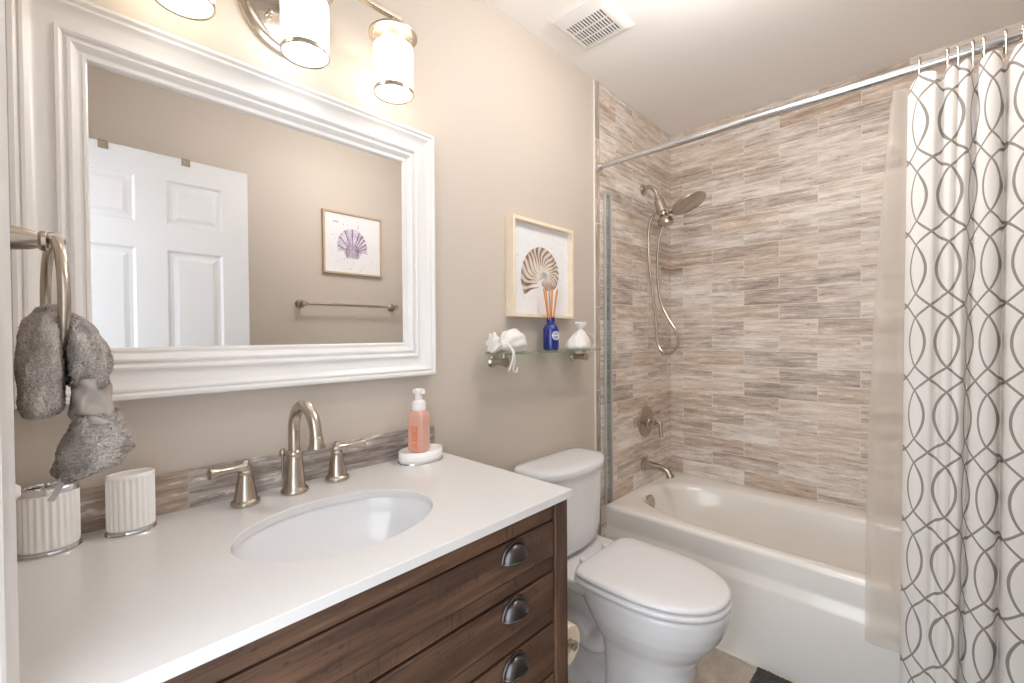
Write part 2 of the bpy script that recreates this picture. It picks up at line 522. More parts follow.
# ================================================================== THE ROOM
XW, XB, YS, H = -0.885, 1.7438, -1.52, 2.44
XT = 1.0                     # tub apron
D0, D1, DH = -1.275, -0.545, 2.05   # doorway in the left wall
struct('floor', box((XW - 1.4, YS - 0.12, -0.06), (XB + 0.12, 0.12, 0.0)), 'floor')
struct('ceiling', box((XW - 0.12, YS - 0.12, H), (XB + 0.12, 0.12, H + 0.06)), 'ceiling')
struct('wall_north', box((XW - 0.12, 0.0, 0), (XB + 0.12, 0.1, H)), 'paint')
struct('wall_east', box((XB + 0.004, YS, 0), (XB + 0.104, 0.0, H)), 'paint')
struct('wall_south', box((XW - 0.12, YS - 0.1, 0), (XB + 0.12, YS, H)), 'paint')
wm = MB()
wm.box((XW - 0.12, D1, 0), (XW, 0.0, H)); wm.box((XW - 0.12, YS, 0), (XW, D0, H)); wm.box((XW - 0.12, D0, DH), (XW, D1, H))
struct('wall_west', wm, 'paint')
struct('wall_tile_east', box((XB, YS, 0.40), (XB + 0.0039, 0.0, H)), 'tile_y', smooth=False)
struct('wall_tile_north', box((0.9655, -0.005, 0.0), (XB, -0.0001, H)), 'tile_x', smooth=False)
struct('wall_tile_south', box((0.9655, YS + 0.0001, 0.0), (XB, YS + 0.005, H)), 'tile_x', smooth=False)
struct('trim_1', box((0.9275, -0.0065, 0.0), (0.9650, -0.0001, H)), 'tile_v', smooth=False)
struct('trim_2', box((0.9225, -0.0070, 0.0), (0.9272, -0.0001, H)), 'caulk')
struct('baseboard_north', box((0.012, -0.014, 0.0), (0.915, -0.0001, 0.10)), 'white', bevel=0.004)
struct('baseboard_south', box((-0.12, YS + 0.0001, 0.0), (0.92, YS + 0.014, 0.10)), 'white', bevel=0.004)
# casing round the doorway: moulded profile, out from the wall
def casing(y0, y1, flip):
    mb = MB()
    prof = [(0.0, 0.0), (0.0, 0.016), (0.004, 0.019), (0.020, 0.018), (0.030, 0.0215), (0.044, 0.0215), (0.050, 0.025), (0.060, 0.025), (0.063, 0.021), (0.063, 0.0)]
    yy = [(y1 - p if flip else y0 + p) for p, d in prof]
    ring0 = [Vector((XW + d, y, 0.0)) for y, (p, d) in zip(yy, prof)]
    ring1 = [Vector((XW + d, y, DH + 0.06)) for y, (p, d) in zip(yy, prof)]
    return mb.loft([ring0, ring1])
struct('trim_3', casing(D1 + 0.002, D1 + 0.065, False), 'white')
struct('trim_4', box((XW, D0 - 0.0, DH), (XW + 0.02, D1, DH + 0.06)), 'white', bevel=0.003)
jm = MB(); jm.box((XW - 0.12, D1 - 0.018, 0), (XW - 0.001, D1 - 0.0005, DH)); jm.box((XW - 0.12, D0 + 0.0005, 0), (XW - 0.001, D0 + 0.012, DH))
struct('trim_5', jm, 'white')
struct('trim_6', box((XT - 0.006, YS + 0.005, 0.0), (XT + 0.004, -0.0066, 0.006)), 'caulk')

# ------------------------------------------------------------------ door, opened against the far wall (seen in the mirror)
dx0, dx1, dyf, dyb, dz0, dz1 = -0.872, -0.165, -1.25, -1.285, 0.012, 2.037
dm = MB()
cols = [(-0.785, -0.578), (-0.475, -0.270)]
rows = [(0.20, 0.80), (0.99, 1.635), (1.742, 1.935)]
xs = [dx0, cols[0][0], cols[0][1], cols[1][0], cols[1][1], dx1]
zs = [dz0, rows[0][0], rows[0][1], rows[1][0], rows[1][1], rows[2][0], rows[2][1], dz1]
for yf, sg in ((dyf, -1), (dyb, 1)):
    for i in range(5):
        for j in range(7):
            x0, x1, z0, z1 = xs[i], xs[i + 1], zs[j], zs[j + 1]
            if i in (1, 3) and j in (1, 3, 5):
                ins = [(0, 0), (0.010, 0.008), (0.022, 0.008), (0.040, 0.002)]
                rg = [[Vector((x0 + k, yf + sg * d, z0 + k)), Vector((x1 - k, yf + sg * d, z0 + k)), Vector((x1 - k, yf + sg * d, z1 - k)), Vector((x0 + k, yf + sg * d, z1 - k))] for k, d in ins]
                dm.loft(rg, False, True)
            else:
                dm.add([(x0, yf, z0), (x1, yf, z0), (x1, yf, z1), (x0, yf, z1)], [(0, 1, 2, 3)])
dm.add([(dx0, dyf, dz0), (dx1, dyf, dz0), (dx1, dyb, dz0), (dx0, dyb, dz0), (dx0, dyf, dz1), (dx1, dyf, dz1), (dx1, dyb, dz1), (dx0, dyb, dz1)],
       [(0, 1, 2, 3), (4, 5, 6, 7), (1, 2, 6, 5), (0, 3, 7, 4)])
door = struct('door_1', dm, 'doorwhite', angle=10)
kn = MB().lathe([(0.026, 0), (0.026, 0.006), (0.010, 0.010), (0.010, 0.03), (0.024, 0.036), (0.027, 0.05), (0.018, 0.062), (0.0, 0.064)], (-0.225, dyf - 0.001, 0.86), (0, 1, 0), 28)
obj('door_knob', kn, 'nickel', door)
for hx, lab in ((-0.672, 'small metal over-door hook bracket on the white door, nearer the hinge side'), (-0.405, 'small metal over-door hook bracket on the white door, nearer the open edge')):
    hk = MB()
    hk.box((hx - 0.016, dyb - 0.003, dz1 + 0.0005), (hx + 0.016, dyf + 0.003, dz1 + 0.003))
    hk.box((hx - 0.016, dyf + 0.0005, dz1 - 0.028), (hx + 0.016, dyf + 0.003, dz1 + 0.003))
    hk.box((hx - 0.016, dyb - 0.003, dz1 - 0.19), (hx + 0.016, dyb - 0.0005, dz1 + 0.003))
    tagit(obj('over_door_hook', hk, 'nickel', loc=(hx, dyf, dz1), bevel=0.0008), lab, 'hook', 'over-door hooks')

# ================================================================== BATHTUB
tb = thing('bathtub', 'white alcove bathtub with a plain apron in front of the tiled wall', 'bathtub', (1.37, -0.76, 0))
TZ, TY0, TY1 = 0.445, -0.0055, -1.5145
cxT, cyT = 1.345, -0.752
N = 128
def rect_ring(x0, x1, y0, y1, z, N=128, cx=cxT, cy=cyT):
    """points on the rectangle, one per angle, with the corners always hit"""
    hx0, hx1, hy0, hy1 = x0 - cx, x1 - cx, y0 - cy, y1 - cy
    out = []
    for j in range(N):
        t = 2 * pi * j / N
        c, s = math.copysign(abs(cos(t)) ** 0.55, cos(t)), math.copysign(abs(sin(t)) ** 0.55, sin(t))
        X = hx1 if c > 0 else -hx0
        Y = hy1 if s > 0 else -hy0
        m = max(abs(c), abs(s))
        out.append(Vector((cx + c / m * X, cy + s / m * Y, z)))
    return out
x0, x1 = XT, XB - 0.0005
rings = []
rings.append(rect_ring(x0 + 0.0, x1, TY1, TY0, 0.002))
rings.append(rect_ring(x0 + 0.0, x1, TY1, TY0, 0.298))
rings.append(rect_ring(x0 + 0.002, x1, TY1, TY0, 0.310))
rings.append(rect_ring(x0 + 0.014, x1, TY1, TY0, 0.335))
rings.append(rect_ring(x0 + 0.016, x1, TY1, TY0, 0.350))
rings.append(rect_ring(x0 + 0.004, x1, TY1, TY0, 0.425))
rings.append(rect_ring(x0 + 0.006, x1 - 0.001, TY1 + 0.001, TY0 - 0.001, 0.436))
rings.append(rect_ring(x0 + 0.013, x1 - 0.004, TY1 + 0.004, TY0 - 0.004, 0.4435))
rings.append(rect_ring(x0 + 0.022, x1 - 0.010, TY1 + 0.010, TY0 - 0.010, TZ))
BA, BB = 0.283, 0.685
for k, (da, db, z, n) in enumerate([(0.012, 0.012, TZ, 3.0), (0.004, 0.004, TZ - 0.002, 3.0), (-0.006, -0.006, TZ - 0.010, 2.9), (-0.016, -0.02, TZ - 0.03, 2.8),
                                    (-0.030, -0.05, 0.30, 2.8), (-0.045, -0.09, 0.18, 2.8), (-0.065, -0.13, 0.12, 2.8), (-0.10, -0.19, 0.085, 2.7), (-0.17, -0.32, 0.075, 2.5), (-0.24, -0.5, 0.073, 2.2)]):
    sh = 0.0 if k < 4 else -0.02
    rings.append(superell(cxT, cyT + sh * 0, BA + da, BB + db, n, z, N))
obj('tub_shell', MB().loft(rings, True, True), 'tub', tb, angle=60)
ov = MB().lathe([(0.030, -0.03), (0.041, 0), (0.042, 0.004), (0.037, 0.009), (0.012, 0.011), (0.010, 0.016), (0.0, 0.017)], (1.275, -0.098, 0.398), (-0.08, -1, 0.12), 32)
obj('overflow_plate', ov, 'nickel', tb)
obj('drain', MB().lathe([(0.035, 0), (0.033, 0.004), (0.02, 0.005), (0.0, 0.003)], (cxT, -0.32, 0.088), (0, 0, 1), 28), 'nickel', tb)

# ------------------------------------------------------------------ tub spout
sp = thing('tub_spout', 'brushed nickel tub spout on the tiled wall just above the bathtub rim', 'spout', (1.396, 0, 0.553))
obj('flange', MB().lathe([(0.036, 0.0), (0.036, 0.006), (0.030, 0.012), (0.026, 0.016), (0.0, 0.017)], (1.396, -0.0055, 0.553), (0, -1, 0), 36), 'nickel', sp)
pth = catmull([(1.396, -0.018, 0.553), (1.396, -0.06, 0.553), (1.396, -0.11, 0.549), (1.396, -0.142, 0.535), (1.396, -0.155, 0.510)], 7)
obj('spout_body', MB().tube(pth, [0.025 - 0.006 * min(1, i / 14) + (0.003 if i > len(pth) - 5 else 0) for i in range(len(pth))], 24), 'nickel', sp)
obj('diverter_knob', MB().lathe([(0.004, 0), (0.004, 0.012), (0.007, 0.014), (0.007, 0.022), (0.0, 0.024)], (1.396, -0.147, 0.548), (0, -0.25, 1), 16), 'nickel', sp)

# ------------------------------------------------------------------ shower valve
sv = thing('shower_valve', 'round brushed nickel shower valve plate with a hooked lever handle', 'valve', (1.412, 0, 0.787))
vc = (1.412, -0.0055, 0.787)
obj('escutcheon', MB().lathe([(0.083, 0.0), (0.085, 0.003), (0.080, 0.009), (0.060, 0.012), (0.034, 0.014), (0.0, 0.014)], vc, (0, -1, 0), 48), 'nickel', sv)
obj('hub', MB().lathe([(0.030, 0.013), (0.032, 0.020), (0.024, 0.026), (0.024, 0.040), (0.027, 0.043), (0.018, 0.050), (0.016, 0.062), (0.0, 0.064)], vc, (0, -1, 0), 32), 'nickel', sv)
lv = catmull([(1.412, -0.055, 0.787), (1.413, -0.075, 0.789), (1.414, -0.090, 0.780), (1.415, -0.093, 0.750), (1.416, -0.097, 0.712)], 7)
obj('lever', MB().tube(lv, [0.012 - 0.003 * sin(pi * i / (len(lv) - 1)) for i in range(len(lv))], 14), 'nickel', sv)

# ------------------------------------------------------------------ shower head with its hand shower and hose
sh = thing('shower_fixture', 'brushed nickel shower head with wide round plate, hand shower and looped hose', 'shower', (1.39, 0, 2.038))
obj('flange', MB().lathe([(0.030, 0.0), (0.030, 0.004), (0.024, 0.012), (0.012, 0.016), (0.0, 0.017)], (1.39, -0.0055, 2.038), (0, -1, 0), 32), 'nickel', sh)
arm = catmull([(1.39, -0.012, 2.038), (1.392, -0.045, 2.046), (1.395, -0.072, 2.025), (1.398, -0.086, 1.985)], 7)
obj('shower_arm', MB().tube(arm, 0.0105, 16), 'nickel', sh)
bd = Vector((1.398, -0.086, 1.985)); bdir = Vector((0.0, -0.33, -1.0)).normalized()
obj('diverter_body', MB().lathe([(0.016, -0.004), (0.018, 0.004), (0.018, 0.018), (0.025, 0.024), (0.027, 0.06), (0.028, 0.09), (0.022, 0.096), (0.020, 0.11), (0.0, 0.112)], bd, bdir, 28), 'nickel', sh)
hc = bd + bdir * 0.108
obj('hand_shower', MB().lathe([(0.016, 0.0), (0.020, 0.006), (0.036, 0.022), (0.040, 0.036), (0.040, 0.052), (0.034, 0.055), (0.0, 0.056)], hc, (0.05, -0.25, -1.0), 32), 'nickel', sh)
pn = Vector((-0.02, -0.42, -0.9)).normalized()
pc = Vector((1.405, -0.247, 1.917))
obj('rain_plate', MB().lathe([(0.0, -0.022), (0.020, -0.021), (0.026, -0.014), (0.084, -0.009), (0.0885, -0.004), (0.0885, 0.003), (0.083, 0.006), (0.0, 0.006)], pc, pn, 56), 'nickel', sh)
obj('plate_arm', MB().tube(catmull([(1.398, -0.108, 1.915), (1.400, -0.150, 1.900), (1.403, -0.200, 1.911), pc - pn * 0.018], 6), [0.016] * 8 + [0.013] * 11, 16), 'nickel', sh)
hose = catmull([(1.398, -0.072, 1.895), (1.40, -0.050, 1.875), (1.40, -0.036, 1.82), (1.40, -0.033, 1.74), (1.40, -0.042, 1.60), (1.405, -0.062, 1.42), (1.41, -0.072, 1.30), (1.41, -0.078, 1.215),
                (1.405, -0.112, 1.163), (1.40, -0.158, 1.162), (1.40, -0.196, 1.205), (1.40, -0.186, 1.272), (1.40, -0.142, 1.345), (1.40, -0.100, 1.441), (1.40, -0.084, 1.60), (1.40, -0.092, 1.74), (1.40, -0.118, 1.835)], 9)
hm = MB().tube(hose, [0.0066 + 0.0006 * (i % 2) for i in range(len(hose))], 10)
obj('hose', hm, 'nickel', sh)

# ------------------------------------------------------------------ clear splash strip on the tub's corner
ss = thing('splash_guard', 'narrow clear splash guard strip standing on the tub deck corner, fixed to the tile', 'splash guard', (1.02, -0.02, TZ))
obj('clear_panel', box((0.9985, -0.0185, TZ + 0.003), (1.0395, -0.0125, 1.925)), 'acrylic', ss)
obj('wall_channel', MB().box((1.040, -0.024, TZ + 0.003), (1.046, -0.0055, 1.925)), 'guardedge', ss, bevel=0.001)
obj('edge_rail', MB().box((0.992, -0.0215, TZ + 0.003), (0.9985, -0.0095, 1.925)), 'guardedge', ss, bevel=0.0015)

# ================================================================== SHOWER ROD, CURTAIN, LINER
RX, RZ = 0.948, 2.040
rod = thing('shower_curtain_rod', 'long chrome shower curtain rod spanning the alcove below the ceiling', 'curtain rod', (RX, -0.01, RZ))
obj('tube', MB().tube([(RX, -0.012, RZ), (RX, -0.30, RZ)], 0.0125, 24), 'satinrod', rod)
obj('outer_tube', MB().tube([(RX, -0.29, RZ), (RX, -1.508, RZ)], 0.0145, 24), 'satinrod', rod)
for yy, dd in ((-0.0068, -1), (YS + 0.0055, 1)):
    obj('end_cap', MB().lathe([(0.021, 0), (0.021, 0.006), (0.018, 0.014), (0.016, 0.022), (0.0125, 0.023)], (RX, yy, RZ), (0, dd, 0), 28), 'satinrod', rod)

# folds of the cloth: (y at top, x at top, y at hem, x at hem, droop of the top edge, length along the cloth)
keys = [
    (-1.0889, 0.905, -1.0762, 0.895, 0.04, -0.007), (-1.098, 0.895, -1.0856, 0.878, 0.02, 0.005), (-1.1135, 0.885, -1.1055, 0.865, 0.0, 0.0425), (-1.1302, 0.883, -1.12, 0.864, 0.0, 0.063),
    (-1.1487, 0.885, -1.1302, 0.867, 0.008, 0.08), (-1.1549, 0.905, -1.1384, 0.871, 0.024, 0.0875), (-1.1631, 0.915, -1.1466, 0.869, 0.022, 0.0965), (-1.169, 0.895, -1.1547, 0.863, 0.002, 0.104),
    (-1.1787, 0.885, -1.1625, 0.86, 0.0, 0.113), (-1.1886, 0.89, -1.1705, 0.862, 0.004, 0.1235), (-1.1928, 0.898, -1.1745, 0.864, 0.008, 0.128), (-1.1982, 0.889, -1.1802, 0.863, 0.003, 0.1355),
    (-1.2095, 0.885, -1.1879, 0.864, 0.0, 0.1465), (-1.2168, 0.9, -1.1933, 0.876, 0.008, 0.155), (-1.2246, 0.927, -1.1993, 0.915, 0.028, 0.19), (-1.2307, 0.915, -1.2029, 0.912, 0.02, 0.204),
    (-1.2342, 0.892, -1.2075, 0.88, 0.01, 0.217), (-1.25, 0.88, -1.2327, 0.862, 0.0, 0.257), (-1.2684, 0.888, -1.2585, 0.872, 0.004, 0.288), (-1.2757, 0.915, -1.2678, 0.905, 0.03, 0.297),
    (-1.282, 0.927, -1.2729, 0.92, 0.035, 0.301), (-1.2874, 0.905, -1.2753, 0.885, 0.02, 0.3065), (-1.2961, 0.885, -1.2876, 0.865, 0.004, 0.321), (-1.3126, 0.88, -1.3107, 0.86, 0.0, 0.345),
    (-1.333, 0.885, -1.3346, 0.87, 0.006, 0.3656), (-1.3451, 0.92, -1.3467, 0.92, 0.03, 0.4052), (-1.3516, 0.905, -1.3498, 0.89, 0.02, 0.4267), (-1.3679, 0.882, -1.3688, 0.865, 0.0, 0.4525),
    (-1.3931, 0.886, -1.3908, 0.87, 0.004, 0.4725), (-1.4079, 0.925, -1.4072, 0.92, 0.03, 0.5141), (-1.4192, 0.9, -1.4161, 0.88, 0.01, 0.5449), (-1.4456, 0.884, -1.4425, 0.866, 0.0, 0.5706),
    (-1.4747, 0.905, -1.4719, 0.89, 0.015, 0.6023), (-1.4839, 0.91, -1.482, 0.9, 0.02, 0.6132)]
top = catmull([(k[0], k[1], k[4]) for k in keys], 6)
bot = catmull([(k[2], k[3], k[5]) for k in keys], 6)
CZ1, CZ0, NR = 1.994, 0.035, 60
ul = [p.z for p in bot]
mb = MB(); uvs = []
for j in range(NR + 1):
    s = j / NR
    e = s ** 0.8
    for i in range(len(top)):
        zt = CZ1 - top[i].z
        z = zt + (CZ0 - zt) * s
        x = top[i].y + (bot[i].y - top[i].y) * e
        y = top[i].x + (bot[i].x - top[i].x) * e
        mb.v.append((x, y, z)); uvs.append((ul[i], z + 0.082))
nn = len(top)
for j in range(NR):
    for i in range(nn - 1):
        mb.f.append((j * nn + i, j * nn + i + 1, (j + 1) * nn + i + 1, (j + 1) * nn + i))
cu = thing('shower_curtain', 'white shower curtain with grey interlaced oval lattice print, gathered in folds', 'curtain', (0.9, -1.09, CZ1))
co = obj('cloth', mb, 'curtain', cu, angle=180)
uvl = co.data.uv_layers.new(name='UVMap')
for lp in co.data.loops:
    uvl.data[lp.index].uv = uvs[lp.vertex_index]
# hem along the foot of the curtain
# liner: plain sheet hung behind the curtain, outside the tub
lk = [(-1.0486, 0.952, -0.9905, 0.955), (-1.0583, 0.946, -1.0083, 0.948), (-1.0742, 0.95, -1.0345, 0.952), (-1.0898, 0.956, -1.0646, 0.958), (-1.1165, 0.951, -1.1055, 0.955), (-1.1593, 0.958, -1.1593, 0.96), (-1.21, 0.953, -1.2161, 0.956), (-1.2771, 0.959, -1.2772, 0.96), (-1.3471, 0.953, -1.3473, 0.955), (-1.4208, 0.959, -1.4209, 0.96), (-1.4755, 0.955, -1.4758, 0.957)]
lt = catmull([(k[0], k[1], 0) for k in lk], 5); lb = catmull([(k[2], k[3], 0) for k in lk], 5)
mb = MB(); nn = len(lt)
for j in range(41):
    s = j / 40
    e = 1 - (1 - s) ** 2.2
    for i in range(nn):
        z = (1.992 - 0.03 * (i < 3)) * (1 - s) + 0.275 * s
        mb.v.append((lt[i].y + (lb[i].y - lt[i].y) * s, lt[i].x + (lb[i].x - lt[i].x) * e, z))
for j in range(40):
    for i in range(nn - 1):
        mb.f.append((j * nn + i, j * nn + i + 1, (j + 1) * nn + i + 1, (j + 1) * nn + i))
ln = obj('curtain_liner', mb, 'liner', loc=(0.955, -1.05, 2.0), angle=180)
tagit(ln, 'plain frosted beige liner hanging beside the patterned shower curtain, draped over the tub apron', 'liner')

# curtain hooks: wire rings over the rod, each with a row of roller balls
hook_y = [-1.1126, -1.1714, -1.1925, -1.2209, -1.2418, -1.2813, -1.3122, -1.3378, -1.374, -1.4239]
hlab = ['first curtain ring on the rod, at the curtain\'s open edge', 'second curtain ring from the open edge, left of a close pair of thin folds', 'third curtain ring from the open edge, between the two thin folds', 'fourth curtain ring from the open edge, beside a deep gap in the folds',
        'fifth curtain ring from the open edge, over the broad middle fold', 'sixth curtain ring from the open edge, at the deep gap right of the broad fold', 'seventh curtain ring from the open edge, over the last fold in view',
        'eighth curtain ring from the open edge, past the last fold in view', 'ninth curtain ring from the open edge, near the far end', 'tenth curtain ring from the open edge, last before the wall']
proto = None
for y, lab in zip(hook_y, hlab):
    if proto is None:
        hb = thing('curtain_ring', lab, 'curtain ring', (RX, y, RZ), 'curtain rings on the shower rod')
        w = [(RX - 0.034, y, RZ - 0.066), (RX - 0.027, y, RZ - 0.035), (RX - 0.026, y, RZ + 0.008), (RX - 0.016, y, RZ + 0.0225), (RX, y, RZ + 0.027), (RX + 0.016, y, RZ + 0.0225), (RX + 0.023, y, RZ + 0.004), (RX + 0.020, y, RZ - 0.026), (RX + 0.006, y, RZ - 0.040)]
        obj('wire', MB().tube(catmull(w, 5), 0.0018, 8), 'nickel', hb)
        for k in range(5):
            a = rad(150 - 30 * k)
            c = (RX + 0.0215 * cos(a), y, RZ + 0.0205 * sin(a) + 0.0015)
            obj('roller_ball', MB().lathe([(0.0, -0.0042), (0.003, -0.003), (0.0042, 0), (0.003, 0.003), (0.0, 0.0042)], c, (0, 1, 0), 10), 'nickel', hb)
        proto = hb
    else:
        c = proto.copy(); COL.objects.link(c); c.location = (RX, y, RZ); c['label'] = lab
        for ch in list(proto.children):
            d = ch.copy(); COL.objects.link(d); d.parent = c

# ================================================================== VANITY
VX0, VX1, VF = -0.882, 0.0055, -0.522
CZ = 0.8995
vn = thing('vanity_cabinet', 'rough brown wooden vanity cabinet with planked drawers under the white countertop', 'cabinet', (-0.44, -0.26, 0))
cs = MB()
cs.box((VX0 + 0.004, VF + 0.045, 0.09), (VX1 - 0.050, VF + 0.050, CZ - 0.020))     # dark carcass front behind the drawers
cs.box((VX0, VF + 0.05, 0.09), (VX0 + 0.02, -0.012, CZ - 0.0185))
cs.box((VX0, VF + 0.05, 0.09), (VX1 - 0.02, -0.012, 0.11))
cs.box((VX0, -0.024, 0.09), (VX1 - 0.02, -0.012, CZ - 0.0185))
obj('carcass', cs, 'dark', vn)
obj('side_panel', box((VX1 - 0.022, VF + 0.046, 0.08), (VX1 - 0.004, -0.062, CZ - 0.0185)), 'woodv', vn, bevel=0.001)
for a, b in ((VX1 - 0.045, VX1), (VX0, VX0 + 0.045)):
    obj('post', box((a, VF, 0.0), (b, VF + 0.045, CZ - 0.0185)), 'woodv', vn, bevel=0.002)
    obj('post', box((a, -0.06, 0.0), (b, -0.015, CZ - 0.0185)), 'woodv', vn, bevel=0.002)
px0, px1 = VX0 + 0.047, VX1 - 0.0475
obj('top_rail', box((px0, VF + 0.006, 0.838), (px1, VF + 0.03, CZ - 0.0185)), 'wood', vn, bevel=0.0015)
obj('bottom_rail', box((px0, VF + 0.006, 0.09), (px1, VF + 0.03, 0.145)), 'wood', vn, bevel=0.0015)

def cup_pull(cx, cz, y):
    """half-dome cup pull with a flat flange, opening downward"""
    mb = MB()
    a, b, d = 0.0345, 0.0235, 0.022          # half width, height, depth
    n, m = 26, 10
    outer = []
    for i in range(m + 1):
        ph = (pi / 2) * i / m               # 0 at the wall rim, pi/2 at the apex
        ring = []
        for j in range(n + 1):
            th = pi * j / n
            ring.append(Vector((cx + a * cos(th) * cos(ph) ** 0.75, y - d * sin(ph) ** 0.9, cz - 0.012 + b * 1.4 * sin(th) * cos(ph) ** 0.75)))
        outer.append(ring)
    mb.loft(outer, False, False, closed=False)
    # rolled rim along the mouth and flange against the drawer
    rim = [Vector((cx + (a + 0.0) * cos(pi * j / n), y - 0.001, cz - 0.012 + b * 1.4 * sin(pi * j / n))) for j in range(n + 1)]
    mb.tube(rim, 0.0042, 8)
    mouth = [Vector((cx - a + 2 * a * k / 20, y - d * math.sqrt(max(0, 1 - (2 * k / 20 - 1) ** 2)) - 0.0005, cz - 0.0125)) for k in range(21)]
    mb.tube(mouth, 0.0022, 8)
    return mb
z_top = [0.836, 0.719, 0.601, 0.484, 0.366, 0.248]
for k, zt in enumerate(z_top[:5]):
    zb = z_top[k + 1] if k < 5 else 0.148
    zm = zt - 0.081
    gap = 0.0022 if k != 0 else 0.0012
    lowgap = 0.0035
    fr = obj('drawer', box((px0, VF + 0.004, zm), (px1, VF + 0.030, zt - gap)), 'wood', vn, bevel=0.0022)
    obj('lower_plank', box((px0, VF + 0.006, zb + lowgap), (px1, VF + 0.030, zm - 0.0012)), 'wood', fr, bevel=0.0018)
    for cxp in (-0.175, -0.722):
        obj('cup_pull', cup_pull(cxp, zt - 0.026, VF + 0.0035), 'bronze', fr, angle=60)
obj('drawer', box((px0, VF + 0.004, 0.149), (px1, VF + 0.030, 0.246)), 'wood', vn, bevel=0.0022)

# ------------------------------------------------------------------ countertop with the oval cut-out
SX, SY, SA, SB = -0.4389, -0.3055, 0.189, 0.1402
cx0, cx1, cy0, cy1, ct = -0.8835, 0.0060, -0.5365, -0.001, 0.018
def angle_rect(x0, x1, y0, y1, z, N=96):
    out = []
    angs = [2 * pi * j / N for j in range(N)]
    for cxx, cyy in ((x0, y0), (x1, y0), (x1, y1), (x0, y1)):
        a = math.atan2(cyy - SY, cxx - SX) % (2 * pi)
        k = min(range(N), key=lambda q: abs((angs[q] - a + pi) % (2 * pi) - pi))
        angs[k] = a
    for a in angs:
        c, s = cos(a), sin(a)
        tt = []
        if c > 1e-9: tt.append((x1 - SX) / c)
        if c < -1e-9: tt.append((x0 - SX) / c)
        if s > 1e-9: tt.append((y1 - SY) / s)
        if s < -1e-9: tt.append((y0 - SY) / s)
        t = min(tt)
        out.append(Vector((SX + c * t, SY + s * t, z)))
    return out, angs
o1, angs = angle_rect(cx0, cx1, cy0, cy1, CZ)
e = 0.0015
def ell(a, b, z):
    out = []
    for t in angs:
        c, s = cos(t), sin(t)
        k = 1 / math.sqrt((c / a) ** 2 + (s / b) ** 2)
        out.append(Vector((SX + c * k, SY + s * k, z)))
    return out
rg = [ell(SA, SB, CZ - ct), ell(SA, SB, CZ - 0.002), ell(SA + 0.0015, SB + 0.0015, CZ), angle_rect(cx0 + e, cx1 - e, cy0 + e, cy1 - e, CZ)[0], angle_rect(cx0, cx1, cy0, cy1, CZ - e)[0], angle_rect(cx0, cx1, cy0, cy1, CZ - ct)[0]]
rg.append(rg[0])
tagit(obj('countertop', MB().loft(rg, False, False), 'quartz', loc=(SX, SY, CZ - ct), angle=30), 'white quartz countertop with an oval sink cut-out on the wooden vanity', 'countertop')
# ------------------------------------------------------------------ sink
sk = thing('sink', 'oval white undermount sink basin set in the white countertop', 'sink', (SX, SY, CZ - 0.17))
zz = CZ - ct - 0.0005
prof = [(0.022, 0.0), (0.004, 0.0), (0.003, -0.004), (-0.002, -0.03), (-0.012, -0.06), (-0.030, -0.09), (-0.060, -0.115), (-0.095, -0.128), (-0.125, -0.133)]
rg = [ell(SA + d, SB + d, zz + h) for d, h in prof]
rg2 = [ell(SA + d + 0.008, SB + d + 0.008, zz + h - 0.008) for d, h in reversed(prof[1:])]
obj('basin', MB().loft(rg, False, True), 'porcelain', sk, angle=60)
obj('drain', MB().lathe([(0.022, -0.006), (0.022, 0.001), (0.018, 0.003), (0.0, 0.002)], (SX, SY, zz - 0.1325), (0, 0, 1), 28), 'nickel', sk)
# ------------------------------------------------------------------ backsplash
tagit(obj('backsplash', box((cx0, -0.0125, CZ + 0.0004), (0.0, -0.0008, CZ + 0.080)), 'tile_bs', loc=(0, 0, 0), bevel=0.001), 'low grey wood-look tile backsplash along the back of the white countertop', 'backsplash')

# ------------------------------------------------------------------ faucet and its two handles
FX, FY = -0.444, -0.073
fc = thing('faucet', 'brushed nickel gooseneck faucet standing behind the oval sink', 'faucet', (FX, FY, CZ))
obj('bell_base', MB().lathe([(0.029, 0.0), (0.030, 0.003), (0.029, 0.008), (0.025, 0.012), (0.0235, 0.016), (0.0215, 0.04), (0.0175, 0.078), (0.0165, 0.084), (0.0185, 0.087), (0.0185, 0.092), (0.0165, 0.095), (0.014, 0.099), (0.0, 0.099)], (FX, FY, CZ + 0.0003), (0, 0, 1), 40), 'nickel', fc)
gp = [(FX, FY, CZ + 0.095), (FX, FY, CZ + 0.14)]
for k in range(0, 13):
    a = pi * k / 12 * 0.93
    gp.append((FX + 0.003 * k / 12, FY - 0.057 + 0.057 * cos(a), CZ + 0.146 + 0.060 * sin(a)))
gp.append((FX + 0.003, FY - 0.1165, CZ + 0.142))
obj('gooseneck', MB().tube(catmull(gp, 3), 0.0128, 22), 'nickel', fc)
obj('aerator', MB().lathe([(0.0125, 0.0), (0.0145, 0.003), (0.0145, 0.012), (0.0175, 0.022), (0.0165, 0.026), (0.0, 0.024)], (FX + 0.003, FY - 0.1158, CZ + 0.145), (0, -0.12, -1), 28), 'nickel', fc)
obj('lift_rod', MB().lathe([(0.003, 0.0), (0.003, 0.078), (0.006, 0.082), (0.0085, 0.089), (0.006, 0.096), (0.004, 0.099), (0.0, 0.100)], (FX - 0.016, FY + 0.026, CZ + 0.0003), (0, 0, 1), 16), 'nickel', fc)
